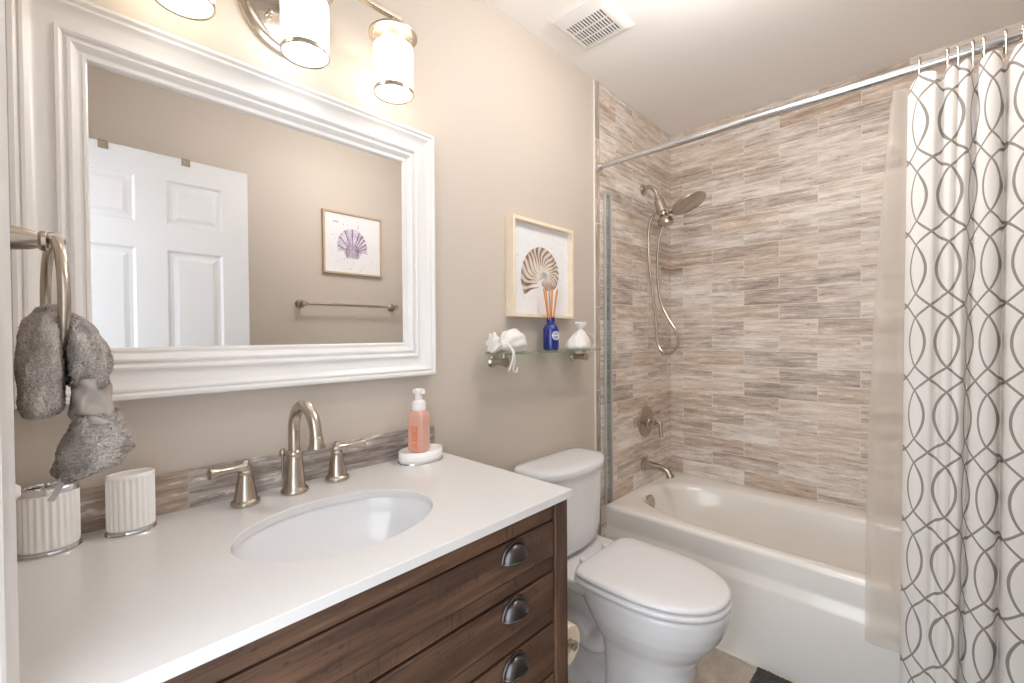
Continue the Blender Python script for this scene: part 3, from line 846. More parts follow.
def handle(hx, hy, dvec, lab):
    h = thing('lever_tap', lab, 'tap', (hx, hy, CZ), 'lever taps beside the faucet')
    obj('bell_base', MB().lathe([(0.028, 0.0), (0.029, 0.003), (0.028, 0.008), (0.024, 0.011), (0.022, 0.015), (0.019, 0.035), (0.0145, 0.058), (0.0125, 0.064), (0.0138, 0.066), (0.0138, 0.070), (0.010, 0.073), (0.009, 0.080), (0.0, 0.081)], (hx, hy, CZ + 0.0003), (0, 0, 1), 36), 'nickel', h)
    d = Vector(dvec).normalized()
    p0 = Vector((hx, hy, CZ + 0.080)) - d * 0.012
    L = 0.081
    prof = [(0.0, 0.0), (0.006, 0.002), (0.0105, 0.009), (0.011, 0.014), (0.0095, 0.022), (0.0072, 0.034), (0.0072, 0.045), (0.0092, 0.062), (0.0122, L - 0.003), (0.0115, L), (0.0, L + 0.001)]
    obj('lever', MB().lathe(prof, p0, d, 22), 'nickel', h)
    obj('finial', MB().lathe([(0.008, 0.0), (0.0095, 0.006), (0.006, 0.012), (0.0, 0.014)], (hx, hy, CZ + 0.0835), (0, 0, 1), 18), 'nickel', h)
handle(-0.545, -0.072, (-1, -0.16, 0.02), 'brushed nickel lever handle left of the faucet, pointing toward the ribbed cup')
handle(-0.337, -0.060, (1, -0.16, 0.04), 'brushed nickel lever handle right of the faucet, pointing toward the soap dish')

# ------------------------------------------------------------------ ribbed ceramic accessories on the counter
def ribbed(cx, cy, rx, ry, z0, z1, ribs=26, amp=0.0011, wall=0.003, flare=0.0, lip=True):
    n = ribs * 6
    mb = MB()
    def ring(k, z, rib):
        return [Vector((cx + (rx + k + (amp * math.cos(ribs * 2 * pi * j / n) if rib else 0)) * cos(2 * pi * j / n), cy + (ry + k + (amp * math.cos(ribs * 2 * pi * j / n) if rib else 0)) * sin(2 * pi * j / n), z)) for j in range(n)]
    rs = [ring(-0.002, z0, False), ring(0.0, z0 + 0.002, False), ring(0.0, z0 + 0.006, True)]
    zt = z1 - (0.010 if lip else 0.004)
    for q in range(1, 5):
        rs.append(ring(flare * q / 4, z0 + 0.006 + (zt - z0 - 0.006) * q / 4, True))
    rs += [ring(flare + 0.0006, zt + 0.002, False), ring(flare + 0.0012, z1 - 0.002, False), ring(flare - 0.0004, z1, False), ring(flare - wall, z1 - 0.001, False), ring(-wall, z0 + 0.012, False), ring(-wall - 0.006, z0 + 0.006, False)]
    return mb.loft(rs, True, True)
def oval_disc(cx, cy, rx, ry, prof, n=72):
    return MB().loft([[Vector((cx + (rx + k) * cos(2 * pi * j / n), cy + (ry + k) * sin(2 * pi * j / n), z)) for j in range(n)] for k, z in prof], True, True)
tx, ty, trx, try_ = -0.732, -0.062, 0.0345, 0.0225
tm = thing('tumbler', 'open oval ribbed white tumbler beside the toothbrush holder', 'tumbler', (tx, ty, CZ))
obj('base_ring', oval_disc(tx, ty, trx, try_, [(0.002, CZ + 0.0004), (0.0035, CZ + 0.002), (0.0025, CZ + 0.005), (0.0, CZ + 0.006)]), 'chrome', tm)
obj('cup', ribbed(tx, ty, trx, try_, CZ + 0.0062, CZ + 0.109, 24), 'ceramic', tm, angle=50)
hx, hy, hrx, hry = -0.8385, -0.060, 0.0375, 0.0265
hd = thing('toothbrush_holder', 'oval ribbed white toothbrush holder with a chrome top under the grey towel', 'toothbrush holder', (hx, hy, CZ))
obj('base_ring', oval_disc(hx, hy, hrx, hry, [(0.002, CZ + 0.0004), (0.0035, CZ + 0.002), (0.0025, CZ + 0.005), (0.0, CZ + 0.006)]), 'chrome', hd)
obj('body', ribbed(hx, hy, hrx, hry, CZ + 0.0062, CZ + 0.100, 26, lip=False), 'ceramic', hd, angle=50)
lid = MB()
n = 72
def oring(k, z): return [Vector((hx + (hrx + k) * cos(2 * pi * j / n), hy + (hry + k) * sin(2 * pi * j / n), z)) for j in range(n)]
lid.loft([oring(0.001, CZ + 0.0995), oring(0.0015, CZ + 0.108), oring(0.0, CZ + 0.110), oring(-0.003, CZ + 0.110), oring(-0.004, CZ + 0.106)], True, True)
for ox in (-0.017, 0.017):
    lid.tube([(hx + ox + 0.0115 * cos(2 * pi * k / 24), hy + 0.0115 * sin(2 * pi * k / 24), CZ + 0.1085) for k in range(24)], 0.0022, 8, closed=True)
obj('chrome_lid', lid, 'chrome', hd)
for ox in (-0.017, 0.017):
    obj('slot', MB().lathe([(0.0095, 0.0), (0.0095, 0.0012), (0.0, 0.0012)], (hx + ox, hy, CZ + 0.1062), (0, 0, 1), 24), 'dark', hd)
sdx, sdy, srx, sry = -0.0915, -0.0690, 0.0675, 0.0485
sd = thing('soap_dish', 'oval white ribbed soap dish holding the peach soap bottle', 'soap dish', (sdx, sdy, CZ))
obj('base_ring', oval_disc(sdx, sdy, srx, sry, [(0.0015, CZ + 0.0004), (0.003, CZ + 0.002), (0.002, CZ + 0.004), (0.0, CZ + 0.005)]), 'chrome', sd)
obj('dish', oval_disc(sdx, sdy, srx, sry, [(-0.002, CZ + 0.0052), (0.0, CZ + 0.007), (0.0, CZ + 0.013), (0.0012, CZ + 0.0142), (0.0, CZ + 0.0155), (0.0, CZ + 0.019), (0.0012, CZ + 0.0202), (0.0, CZ + 0.0215), (0.0005, CZ + 0.031), (-0.001, CZ + 0.033), (-0.004, CZ + 0.0325), (-0.007, CZ + 0.0275), (-0.03, CZ + 0.0265)]), 'ceramic', sd, angle=50)

# ------------------------------------------------------------------ foaming soap bottle
bz = CZ + 0.0268
bx, by = -0.0985, -0.0710
bo = thing('soap_dispenser', 'square peach foaming soap bottle with white pump, standing in the soap dish', 'soap dispenser', (bx, by, bz))
ca, sa = cos(rad(24)), sin(rad(24))
def rot(p): return Vector((bx + p[0] * ca - p[1] * sa, by + p[0] * sa + p[1] * ca, p[2]))
def sq(r, n, z, N=48): return [rot((r * math.copysign(abs(cos(2 * pi * j / N)) ** (2 / n), cos(2 * pi * j / N)), r * math.copysign(abs(sin(2 * pi * j / N)) ** (2 / n), sin(2 * pi * j / N)), z)) for j in range(N)]
obj('bottle', MB().loft([sq(0.020, 7, bz), sq(0.0225, 8, bz + 0.003), sq(0.0245, 8, bz + 0.010), sq(0.0245, 8, bz + 0.100), sq(0.0238, 7, bz + 0.108), sq(0.020, 3.5, bz + 0.117), sq(0.0178, 2, bz + 0.121)]), 'pinkplastic', bo, angle=60)
obj('collar', MB().lathe([(0.0182, 0.0), (0.0195, 0.003), (0.0195, 0.019), (0.0175, 0.027), (0.009, 0.031), (0.0, 0.031)], (bx, by, bz + 0.119), (0, 0, 1), 32), 'plasticwhite', bo)
pm = MB().lathe([(0.0105, 0.0), (0.0105, 0.020), (0.0120, 0.022), (0.0120, 0.032), (0.009, 0.035), (0.0, 0.035)], (bx, by, bz + 0.147), (0, 0, 1), 24)
q = rot((0, 0, 0))
pm.loft([[rot((y, -x, bz + 0.169 + z)) for x, y, z in ((-0.016, -0.0075, 0), (-0.016, 0.0075, 0), (-0.016, 0.0065, 0.010), (-0.016, -0.0065, 0.010))],
         [rot((y, -x, bz + 0.169 + z)) for x, y, z in ((0.010, -0.0085, 0.001), (0.010, 0.0085, 0.001), (0.010, 0.0075, 0.0125), (0.010, -0.0075, 0.0125))],
         [rot((y, -x, bz + 0.169 + z)) for x, y, z in ((0.018, -0.006, -0.002), (0.018, 0.006, -0.002), (0.018, 0.005, 0.009), (0.018, -0.005, 0.009))]])
obj('pump_head', pm, 'plasticwhite', bo, angle=40)
# orange block lettering down the bottle's left face
lt = MB()
def stroke(pts, w=0.0016):
    lt.tube([rot((-0.0248, a, bz + b)) for a, b in pts], w, 6)
for zb, kind in ((0.012, 0), (0.036, 1), (0.058, 2)):
    if kind == 0:
        stroke([(-0.006, zb), (-0.006, zb + 0.016), (0.006, zb + 0.016), (0.006, zb)]); stroke([(-0.006, zb + 0.008), (0.006, zb + 0.008)])
    elif kind == 1:
        stroke([(-0.007, zb), (-0.007, zb + 0.017), (0.007, zb + 0.017), (0.007, zb), (-0.007, zb)]); stroke([(-0.007, zb + 0.0085), (0.007, zb + 0.0085)])
    else:
        stroke([(-0.007, zb), (-0.007, zb + 0.018), (0.007, zb + 0.018), (0.007, zb), (-0.007, zb)], 0.0018)
obj('lettering', lt, 'orange', bo)

# ================================================================== MIRROR
mx0, mx1, mz0, mz1 = -0.8775, -0.0085, 1.1405, 1.8705
mr = thing('wall_mirror', 'large wall mirror in a wide white moulded frame above the vanity', 'mirror', (-0.44, -0.002, 1.14))
prof = [(0.0, 0.001), (0.0, 0.034), (0.003, 0.039), (0.009, 0.040), (0.0125, 0.037), (0.0145, 0.0345), (0.0165, 0.0375), (0.0205, 0.0375), (0.026, 0.0335), (0.036, 0.0275), (0.047, 0.0240), (0.0565, 0.0235), (0.0575, 0.0295),
        (0.0625, 0.0305), (0.0665, 0.0275), (0.068, 0.0225), (0.0715, 0.0215), (0.0735, 0.0255), (0.078, 0.0265), (0.083, 0.0225), (0.088, 0.0165), (0.0915, 0.0155), (0.0935, 0.0175), (0.0975, 0.0165), (0.1000, 0.0125), (0.1005, 0.004)]
rings = []
for t, d in prof:
    rings.append([Vector((mx0 + t, -d, mz0 + t)), Vector((mx1 - t, -d, mz0 + t)), Vector((mx1 - t, -d, mz1 - t)), Vector((mx0 + t, -d, mz1 - t))])
obj('frame', MB().loft(rings, False, False), 'white', mr, angle=28)
gi = 0.094
obj('mirror_glass', box((mx0 + gi, -0.010, mz0 + gi), (mx1 - gi, -0.004, mz1 - gi)), 'mirror', mr, smooth=False)

# ================================================================== VANITY LIGHT
vl = thing('vanity_light', 'nickel vanity light with three lit glass shades on the wall above the mirror', 'wall light', (-0.425, 0, 2.05))
LX, LZ = -0.425, 2.045
obj('back_plate', MB().lathe([(0.105, 0.0), (0.107, 0.006), (0.104, 0.012), (0.094, 0.014), (0.092, 0.020), (0.086, 0.024), (0.082, 0.0245), (0.0, 0.026)], (LX, -0.0005, LZ), (0, -1, 0), 72, sx=1.0, sy=1.0), 'nickel', vl)
obj('finial', MB().lathe([(0.008, 0.0), (0.008, 0.004), (0.005, 0.008), (0.006, 0.016), (0.004, 0.022), (0.0, 0.023)], (LX - 0.045, -0.025, LZ - 0.040), (0, -1, 0), 18), 'nickel', vl)
obj('arm', MB().tube(catmull([(LX, -0.024, LZ + 0.035), (LX, -0.07, LZ + 0.05), (LX, -0.112, LZ + 0.052)], 5), 0.009, 16), 'nickel', vl)
obj('crossbar', box((-0.672, -0.128, 2.089), (-0.178, -0.112, 2.101)), 'nickel', vl, bevel=0.002)
for k, xx in enumerate((-0.650, -0.425, -0.200)):
    yb = -0.12
    hold = obj('shade_holder', MB().lathe([(0.0, 2.090), (0.006, 2.089), (0.0065, 2.070), (0.010, 2.066), (0.016, 2.060), (0.040, 2.054), (0.058, 2.049), (0.062, 2.045), (0.062, 2.041), (0.056, 2.0395), (0.030, 2.042), (0.0, 2.042)], (xx, yb, 0), (0, 0, 1), 44), 'nickel', vl)
    obj('glass_collar', MB().lathe([(0.0495, 2.0385), (0.0495, 2.010), (0.047, 2.010), (0.047, 2.0385), (0.0495, 2.0385)], (xx, yb, 0), (0, 0, 1), 44, cap0=False, cap1=False), 'collarglass', hold)
    obj('lamp_socket', MB().lathe([(0.015, 2.0415), (0.015, 2.014), (0.0, 2.0135)], (xx, yb, 0), (0, 0, 1), 24), 'plasticwhite', hold)
    obj('frosted_shade', MB().lathe([(0.044, 2.0125), (0.0488, 2.0125), (0.0498, 2.006), (0.0498, 1.899), (0.046, 1.8945), (0.0, 1.8945)], (xx, yb, 0), (0, 0, 1), 48), 'shade_cool' if k == 1 else 'shade_warm', hold)
    obj('rim_band', MB().lathe([(0.0503, 1.902), (0.0512, 1.901), (0.0512, 1.893), (0.0495, 1.891), (0.0470, 1.893), (0.0470, 1.8945)], (xx, yb, 0), (0, 0, 1), 48, cap0=False, cap1=False), 'nickel', hold)

# ------------------------------------------------------------------ added opal fill globe, out of view, brightens tub side and ceiling
LXc, LYc = 0.40, -0.76
cl = thing('fill_globe', 'unseen opal fill globe on a nickel canopy, added to brighten the room', 'fill light', (LXc, LYc, H))
obj('canopy', MB().lathe([(0.065, -0.0005), (0.065, -0.010), (0.045, -0.022), (0.012, -0.026), (0.012, -0.062), (0.030, -0.066), (0.0, -0.067)], (LXc, LYc, H), (0, 0, 1), 40), 'nickel', cl)
obj('glass_globe', MB().lathe([(0.0, -0.235), (0.040, -0.230), (0.075, -0.213), (0.096, -0.182), (0.102, -0.152), (0.096, -0.120), (0.075, -0.090), (0.045, -0.073), (0.0, -0.0675)], (LXc, LYc, H), (0, 0, 1), 48), 'opal', cl)

# ================================================================== TOWEL RING AND TOWEL
ry, rz = -0.330, 1.383
tr = thing('towel_ring', 'brushed nickel towel ring on the left wall holding the grey towel', 'towel ring', (XW, ry, rz))
obj('mount', MB().lathe([(0.027, 0.0), (0.0275, 0.003), (0.024, 0.008), (0.0165, 0.012), (0.0150, 0.020), (0.0125, 0.034), (0.0100, 0.042), (0.0125, 0.045), (0.0125, 0.049), (0.009, 0.052), (0.0, 0.053)], (XW + 0.0005, ry, rz), (1, 0, 0), 36), 'nickel', tr)
rc = Vector((-0.829, ry + 0.004, rz - 0.074))
ra = 0.076
tw = 0.10                    # the ring swings a little out of the wall's plane
rp = []
for k in range(64):
    a = 2 * pi * k / 64
    dyv = ra * sin(a)
    rp.append((rc.x - dyv * 0.10 - 0.000, rc.y + dyv, rc.z + ra * cos(a)))
obj('ring', MB().tube(rp, 0.0058, 14, closed=True), 'nickel', tr)
obj('ring_eye', MB().lathe([(0.0095, -0.008), (0.0115, -0.006), (0.0115, 0.006), (0.0095, 0.008)], (XW + 0.0565, ry + 0.002, rz + 0.0005), (0, 1, 0.0), 20), 'nickel', tr)

def lobe(sections, n=150, m=110, rough=0.0016, seed=1, creases=(), tilt=0.0):
    """soft terry body lofted through sections (x, y, z, half_x, half_y, skew)"""
    rnd = random.Random(seed)
    P = [Vector((s[0], s[1], s[2])) for s in sections]
    Q = [Vector((s[3], s[4], 0)) for s in sections]
    per = max(2, m // (len(sections) - 1))
    pc_, qc = catmull(P, per), catmull(Q, per)
    rings = []
    for i, (p, q) in enumerate(zip(pc_, qc)):
        s = i / (len(pc_) - 1)
        ring = []
        for j in range(n):
            t = 2 * pi * j / n
            wob = 1 + 0.075 * sin(3 * t + 6 * s + seed) + 0.055 * sin(5 * t - 11 * s + 2 * seed) + 0.02 * sin(9 * t + 14 * s)
            for (cs_, w, dp) in creases:
                wob -= dp * math.exp(-((s - cs_ - 0.03 * sin(t)) / w) ** 2)
            e_ = rnd.uniform(-rough, rough * 1.4)
            c, sn = cos(t), sin(t)
            k = 0.85
            dx_ = max(q.x, 0.001) * c
            ring.append(Vector((p.x + (max(q.x, 0.001) * wob + e_) * math.copysign(abs(c) ** k, c), p.y + (max(q.y, 0.001) * wob + e_) * math.copysign(abs(sn) ** k, sn), p.z + tilt * s * s * dx_ + rnd.uniform(-rough, rough) * 0.6)))
        rings.append(ring)
    return MB().loft(rings, True, True)
tz = thing('hand_towel', 'thick grey terry hand towel pulled through the towel ring in two lobes', 'towel', (-0.83, -0.33, 1.08))
# wall side lobe
obj('inner_lobe', lobe([(-0.8285, -0.335, 1.3020, 0.004, 0.020), (-0.832, -0.337, 1.2966, 0.011, 0.042), (-0.838, -0.338, 1.2783, 0.017, 0.066), (-0.8405, -0.338, 1.2459, 0.0205, 0.078), (-0.841, -0.338, 1.2082, 0.0210, 0.080), (-0.842, -0.338, 1.1791, 0.0195, 0.076), (-0.843, -0.338, 1.1672, 0.014, 0.066), (-0.843, -0.338, 1.1640, 0.004, 0.04)], seed=3, creases=((0.22, 0.05, 0.16), (0.62, 0.06, 0.07))), 'towel', tz, angle=180)
# room side lobe, gathered by the woven band, flaring below it
obj('outer_lobe', lobe([(-0.823, -0.335, 1.2930, 0.004, 0.018), (-0.816, -0.335, 1.2867, 0.011, 0.040), (-0.806, -0.336, 1.2658, 0.018, 0.060), (-0.799, -0.336, 1.2364, 0.0195, 0.068), (-0.798, -0.336, 1.2092, 0.018, 0.062), (-0.798, -0.336, 1.1987, 0.0185, 0.058)], seed=5, creases=((0.42, 0.05, 0.10), (0.8, 0.05, 0.06))), 'towel', tz, angle=180)
obj('woven_band', lobe([(-0.799, -0.336, 1.2092, 0.0180, 0.058), (-0.798, -0.336, 1.1977, 0.0190, 0.058), (-0.797, -0.336, 1.1799, 0.0195, 0.058), (-0.796, -0.336, 1.1610, 0.0205, 0.059), (-0.794, -0.336, 1.1527, 0.0205, 0.060)], rough=0.0002, seed=6, n=90, m=50), 'towelband', tz, angle=180)
obj('flared_end', lobe([(-0.795, -0.336, 1.1642, 0.0190, 0.056), (-0.793, -0.336, 1.1610, 0.0205, 0.060), (-0.790, -0.336, 1.1401, 0.0265, 0.066), (-0.792, -0.336, 1.1191, 0.0330, 0.070), (-0.792, -0.336, 1.1045, 0.0365, 0.072), (-0.796, -0.336, 1.0961, 0.0370, 0.071), (-0.7965, -0.336, 1.0940, 0.0340, 0.066)], seed=8, rough=0.0018, tilt=0.42), 'towel', tz, angle=180)
tgm = MB()
tp_ = catmull([(-0.826, -0.384, 1.090), (-0.828, -0.386, 1.082), (-0.832, -0.387, 1.073), (-0.836, -0.388, 1.066)], 6)
for p in tp_:
    tgm.v += [(p.x - 0.003, p.y, p.z + 0.001), (p.x + 0.003, p.y, p.z - 0.001), (p.x + 0.003, p.y + 0.0008, p.z - 0.001), (p.x - 0.003, p.y + 0.0008, p.z + 0.001)]
for i in range(len(tp_) - 1):
    for j in range(4):
        k = (j + 1) % 4
        tgm.f.append((i * 4 + j, i * 4 + k, i * 4 + 4 + k, i * 4 + 4 + j))
tgo = obj('care_tag', tgm, 'tag', tz)

# ------------------------------------------------------------------ outlet on the left wall
ot = thing('wall_outlet', 'white wall outlet plate low on the left wall behind the toothbrush holder', 'outlet', (XW, -0.17, 1.055))
obj('cover_plate', box((XW + 0.0005, -0.205, 0.995), (XW + 0.007, -0.135, 1.115)), 'plasticwhite', ot, bevel=0.003)
obj('socket_face', box((XW + 0.0068, -0.187, 1.062), (XW + 0.0095, -0.153, 1.098)), 'plasticwhite', ot, bevel=0.0015)
obj('plug', MB().lathe([(0.012, 0.0), (0.0125, 0.003), (0.011, 0.008), (0.007, 0.012), (0.0, 0.0125)], (XW + 0.0068, -0.17, 1.034), (1, 0, 0), 20), 'plasticwhite', ot)

# ================================================================== GLASS SHELF
gs = thing('glass_shelf', 'small glass wall shelf on two nickel brackets under the nautilus picture', 'shelf', (0.5, 0, 1.2))
GZ = 1.2005
obj('glass_plate', box((0.226, -0.122, GZ - 0.0065), (0.792, -0.004, GZ)), 'shelfglass', gs, bevel=0.001)
for xx in (0.262, 0.752):
    br = obj('bracket', MB().lathe([(0.021, 0.0), (0.0215, 0.004), (0.019, 0.008), (0.0125, 0.013), (0.0115, 0.03), (0.0135, 0.055), (0.0165, 0.068), (0.0160, 0.072), (0.0, 0.073)], (xx, -0.0005, 1.166), (0, -1, 0), 30), 'nickel', gs)
    obj('clip', MB().lathe([(0.007, 0.0), (0.007, 0.022), (0.009, 0.024), (0.009, 0.0345)], (xx, -0.060, 1.166 - 0.0005), (0, 0, 1), 18), 'nickel', br)

# reed diffuser
dxx, dyy = 0.5265, -0.060
rd = thing('reed_diffuser', 'cobalt blue diffuser bottle with orange reeds in the middle of the glass shelf', 'diffuser', (dxx, dyy, GZ))
obj('bottle', MB().lathe([(0.026, 0.0), (0.0305, 0.002), (0.0315, 0.006), (0.0315, 0.078), (0.0305, 0.086), (0.026, 0.095), (0.019, 0.101), (0.0150, 0.104), (0.0150, 0.108), (0.0165, 0.110), (0.0165, 0.126), (0.0145, 0.128), (0.0085, 0.128), (0.0085, 0.10)], (dxx, dyy, GZ + 0.0004), (0, 0, 1), 44, cap1=True), 'cobalt', rd)
lg = MB()
def oncyl(a, z, r=0.0318): return Vector((dxx + r * cos(a), dyy + r * sin(a), GZ + z))
ac = math.atan2(CAM.y - dyy, CAM.x - dxx) + rad(38)
lr = 0.0150
lg.tube([oncyl(ac + lr * cos(2 * pi * k / 40) / 0.032, 0.057 + lr * sin(2 * pi * k / 40)) for k in range(40)], 0.0022, 6, closed=True)
lg.tube([oncyl(ac + lr * (-0.9 + 1.5 * k / 12) / 0.032, 0.057) for k in range(13)], 0.0020, 6)
lg.tube([oncyl(ac + lr * 0.5 * cos(a) / 0.032, 0.057 + lr * 0.5 * sin(a)) for a in [rad(20 + 15 * k) for k in range(20)]], 0.0016, 6)
obj('round_logo', lg, 'whiteprint', rd)
for k, (ax_, ay_) in enumerate(((-0.038, -0.004), (-0.026, 0.014), (-0.010, -0.016), (0.020, 0.010), (0.030, -0.010), (0.042, 0.004), (-0.032, -0.018))):
    obj('reed', MB().tube([(dxx - ax_ * 0.12, dyy - ay_ * 0.12, GZ + 0.02), (dxx + ax_ * 1.0, dyy + ay_, GZ + 0.246 - 0.006 * (k % 3))], 0.0025, 8), 'reed', rd)

# organza sachets
def sachet_a():
    rnd = random.Random(4)
    rings = []
    # bag lying on its side: body to the right, tied neck, frill to the left
    secs = [(0.196, 0.020, 0.022), (0.205, 0.026, 0.032), (0.222, 0.019, 0.024), (0.236, 0.011, 0.013), (0.245, 0.012, 0.014), (0.260, 0.026, 0.030), (0.285, 0.035, 0.039), (0.315, 0.037, 0.040), (0.342, 0.030, 0.032), (0.360, 0.016, 0.018), (0.366, 0.004, 0.005)]
    pts = catmull([(s[0], s[1], s[2]) for s in secs], 5)
    n = 44
    mb = MB()
    for i, p in enumerate(pts):
        fr = 0.22 if p.x < 0.235 else 0.09
        zc = GZ + 0.0008 + max(p.z, 0.004) * 0.98 + (0.012 * max(0, 1 - abs(p.x - 0.24) / 0.05))
        ring = []
        for j in range(n):
            t = 2 * pi * j / n
            w = 1 + fr * sin(7 * t + i * 0.25) * (0.5 + 0.5 * rnd.random()) 
            z = zc + p.z * w * sin(t)
            ring.append(Vector((p.x + rnd.uniform(-0.001, 0.001), -0.066 + p.y * w * cos(t), max(z, GZ + 0.0008))))
        rings.append(ring)
    return mb.loft(rings, True, True)
s1 = thing('organza_sachet', 'white organza sachet lying on its side at the left end of the glass shelf', 'sachet', (0.28, -0.066, GZ), 'organza sachets on the glass shelf')
obj('bag', sachet_a(), 'organza', s1, angle=80)
obj('drawstring', MB().tube(catmull([(0.241, -0.085, GZ + 0.050), (0.243, -0.100, GZ + 0.030), (0.240, -0.125, GZ + 0.004), (0.236, -0.128, GZ - 0.020), (0.226, -0.127, GZ - 0.045), (0.218, -0.127, GZ - 0.058)], 6), 0.0022, 8), 'organza', s1)
obj('drawstring', MB().tube(catmull([(0.243, -0.086, GZ + 0.046), (0.247, -0.104, GZ + 0.026), (0.246, -0.125, GZ + 0.003), (0.246, -0.128, GZ - 0.026), (0.238, -0.128, GZ - 0.054), (0.252, -0.128, GZ - 0.066), (0.262, -0.127, GZ - 0.05)], 6), 0.0022, 8), 'organza', s1)
rnd = random.Random(9)
rings = []
secs = [(0.048, 0.0), (0.060, 0.006), (0.061, 0.018), (0.054, 0.036), (0.038, 0.056), (0.019, 0.074), (0.010, 0.082), (0.013, 0.088), (0.022, 0.098), (0.026, 0.110), (0.021, 0.113)]
pts = catmull([(r, z, 0) for r, z in secs], 4)
for i, p in enumerate(pts):
    ring = []
    for j in range(48):
        t = 2 * pi * j / 48
        am = 0.26 if p.y > 0.086 else 0.08
        w = 1 + am * sin(8 * t + 0.3 * i) * (0.55 + 0.45 * rnd.random())
        ring.append(Vector((0.697 + 0.028 * min(1, p.y / 0.08) + p.x * w * cos(t), -0.062 + p.x * 0.75 * w * sin(t), GZ + 0.0008 + max(0, p.y) + rnd.uniform(-0.001, 0.001) * (p.y > 0.01))))
    rings.append(ring)
s2 = thing('organza_sachet', 'white organza sachet standing upright at the right end of the glass shelf', 'sachet', (0.70, -0.062, GZ), 'organza sachets on the glass shelf')
obj('bag', MB().loft(rings, True, True), 'organza', s2, angle=80)
obj('drawstring', MB().tube(catmull([(0.734, -0.066, GZ + 0.078), (0.755, -0.072, GZ + 0.070), (0.783, -0.078, GZ + 0.060), (0.803, -0.080, GZ + 0.040), (0.797, -0.080, GZ + 0.014), (0.770, -0.080, GZ + 0.005), (0.745, -0.078, GZ + 0.006)], 7), 0.0019, 8), 'organza', s2)

# ================================================================== PICTURES
def frame_box(x0, x1, z0, z1, yb, yf, bw, sgn):
    """four-sided frame with mitred corners; yb at the wall, yf the face"""
    mb = MB()
    prof = [(0.0, yb), (0.0, yf), (bw, yf), (bw, yb)]
    rg = [[Vector((x0 + t, y, z0 + t)), Vector((x1 - t, y, z0 + t)), Vector((x1 - t, y, z1 - t)), Vector((x0 + t, y, z1 - t))] for t, y in prof]
    rg.append(rg[0])
    return mb.loft(rg, False, False)
p1 = thing('framed_picture', 'square pale wood framed picture of a striped nautilus shell above the glass shelf', 'picture', (0.52, 0, 1.33), 'shell pictures')
obj('frame', frame_box(0.336, 0.7085, 1.3285, 1.7005, -0.0005, -0.040, 0.013, -1), 'frameoak', p1, bevel=0.001)
obj('paper', box((0.3485, -0.016, 1.341), (0.696, -0.010, 1.688)), 'paper', p1)
# nautilus: one broad whorl that shrinks clockwise from the mouth at the lower left
NC = Vector((0.540, 0, 1.487))
TH = [(207, 0.142), (180, 0.139), (140, 0.134), (100, 0.127), (60, 0.113), (20, 0.099), (-20, 0.084), (-60, 0.060), (-100, 0.036), (-140, 0.026)]
def rad_at(d):
    for (a0, r0), (a1, r1) in zip(TH, TH[1:]):
        if a1 <= d <= a0:
            return r1 + (r0 - r1) * (d - a1) / (a0 - a1)
    return TH[0][1] if d > 207 else TH[-1][1]
def spp(d, f, yy):
    r = rad_at(d) * f
    return Vector((NC.x + r * cos(rad(d)), yy, NC.z + 0.97 * r * sin(rad(d))))
body = MB(); n = 90
ds = [207 - (207 + 135) * k / n for k in range(n + 1)]
ring_o = [spp(d, 1.0, -0.0163) for d in ds]
ring_i = [spp(d, 0.12, -0.0163) for d in ds]
body.v = ring_i + ring_o
body.f = [(k, k + 1, n + 2 + k, n + 1 + k) for k in range(n)]
obj('shell_print', body, 'shellpale', p1, smooth=False)
st = MB()
rnd = random.Random(11)
NS = 26
for k in range(NS):
    d0 = 203 - 325 * (k / (NS - 1)) ** 0.95
    w = 2.6 + 1.3 * rnd.random()
    s0 = 0.30 + 0.12 * rnd.random()
    L_, R_ = [], []
    for q in range(15):
        g_ = q / 14
        f = s0 + (0.995 - s0) * g_
        bend = 42 * (1 - f) ** 1.2 + 4 * sin(8 * f + k)
        ww = w * (0.35 + 0.95 * g_)
        L_.append(spp(d0 + bend - ww, f, -0.0168)); R_.append(spp(d0 + bend + ww, f, -0.0168))
    st.add(L_ + R_, [(q, q + 1, 16 + q, 15 + q) for q in range(14)])
obj('shell_stripes', st, 'shellbrown', p1, smooth=False)
cn = MB()
cn.add([spp(200 - 320 * k / 30, 0.20, -0.0170) for k in range(31)] + [Vector((NC.x, -0.0170, NC.z))], [(k, k + 1, 31) for k in range(30)])
obj('shell_eye', cn, 'shellblue', p1, smooth=False)
sk_ = MB()
for k in range(46):
    x, z = rnd.uniform(0.358, 0.688), rnd.uniform(1.35, 1.68)
    r = rnd.uniform(0.0006, 0.0022)
    sk_.add([(x + r * cos(q * pi / 3), -0.0163, z + r * sin(q * pi / 3)) for q in range(6)], [tuple(range(6))])
obj('print_pattern', sk_, 'specktan', p1, smooth=False)['kind'] = 'stuff'

p2 = thing('framed_picture', 'taupe framed picture of a purple scallop shell on the far wall, seen in the mirror', 'picture', (0.495, YS, 1.64), 'shell pictures')
obj('frame', frame_box(0.303, 0.690, 1.643, 2.024, YS + 0.0005, YS + 0.022, 0.012, 1), 'frameash', p2, bevel=0.001)
obj('paper', box((0.314, YS + 0.004, 1.654), (0.679, YS + 0.012, 2.013)), 'paper', p2)
SCc = Vector((0.490, 0, 1.765))
fan = MB(); stp = MB()
ya, yb2 = YS + 0.0124, YS + 0.0128
nr = 13
pts = []
for k in range(nr * 6 + 1):
    a = rad(-18) + rad(216) * k / (nr * 6)
    sc = 1 + 0.035 * abs(sin(pi * k / 6)) 
    R = 0.100 * sc
    pts.append(Vector((SCc.x + 0.96 * R * cos(a), ya, SCc.z + 0.055 + 1.08 * R * sin(a))))
base = [Vector((SCc.x - 0.045, ya, SCc.z - 0.012)), Vector((SCc.x + 0.045, ya, SCc.z - 0.012))]
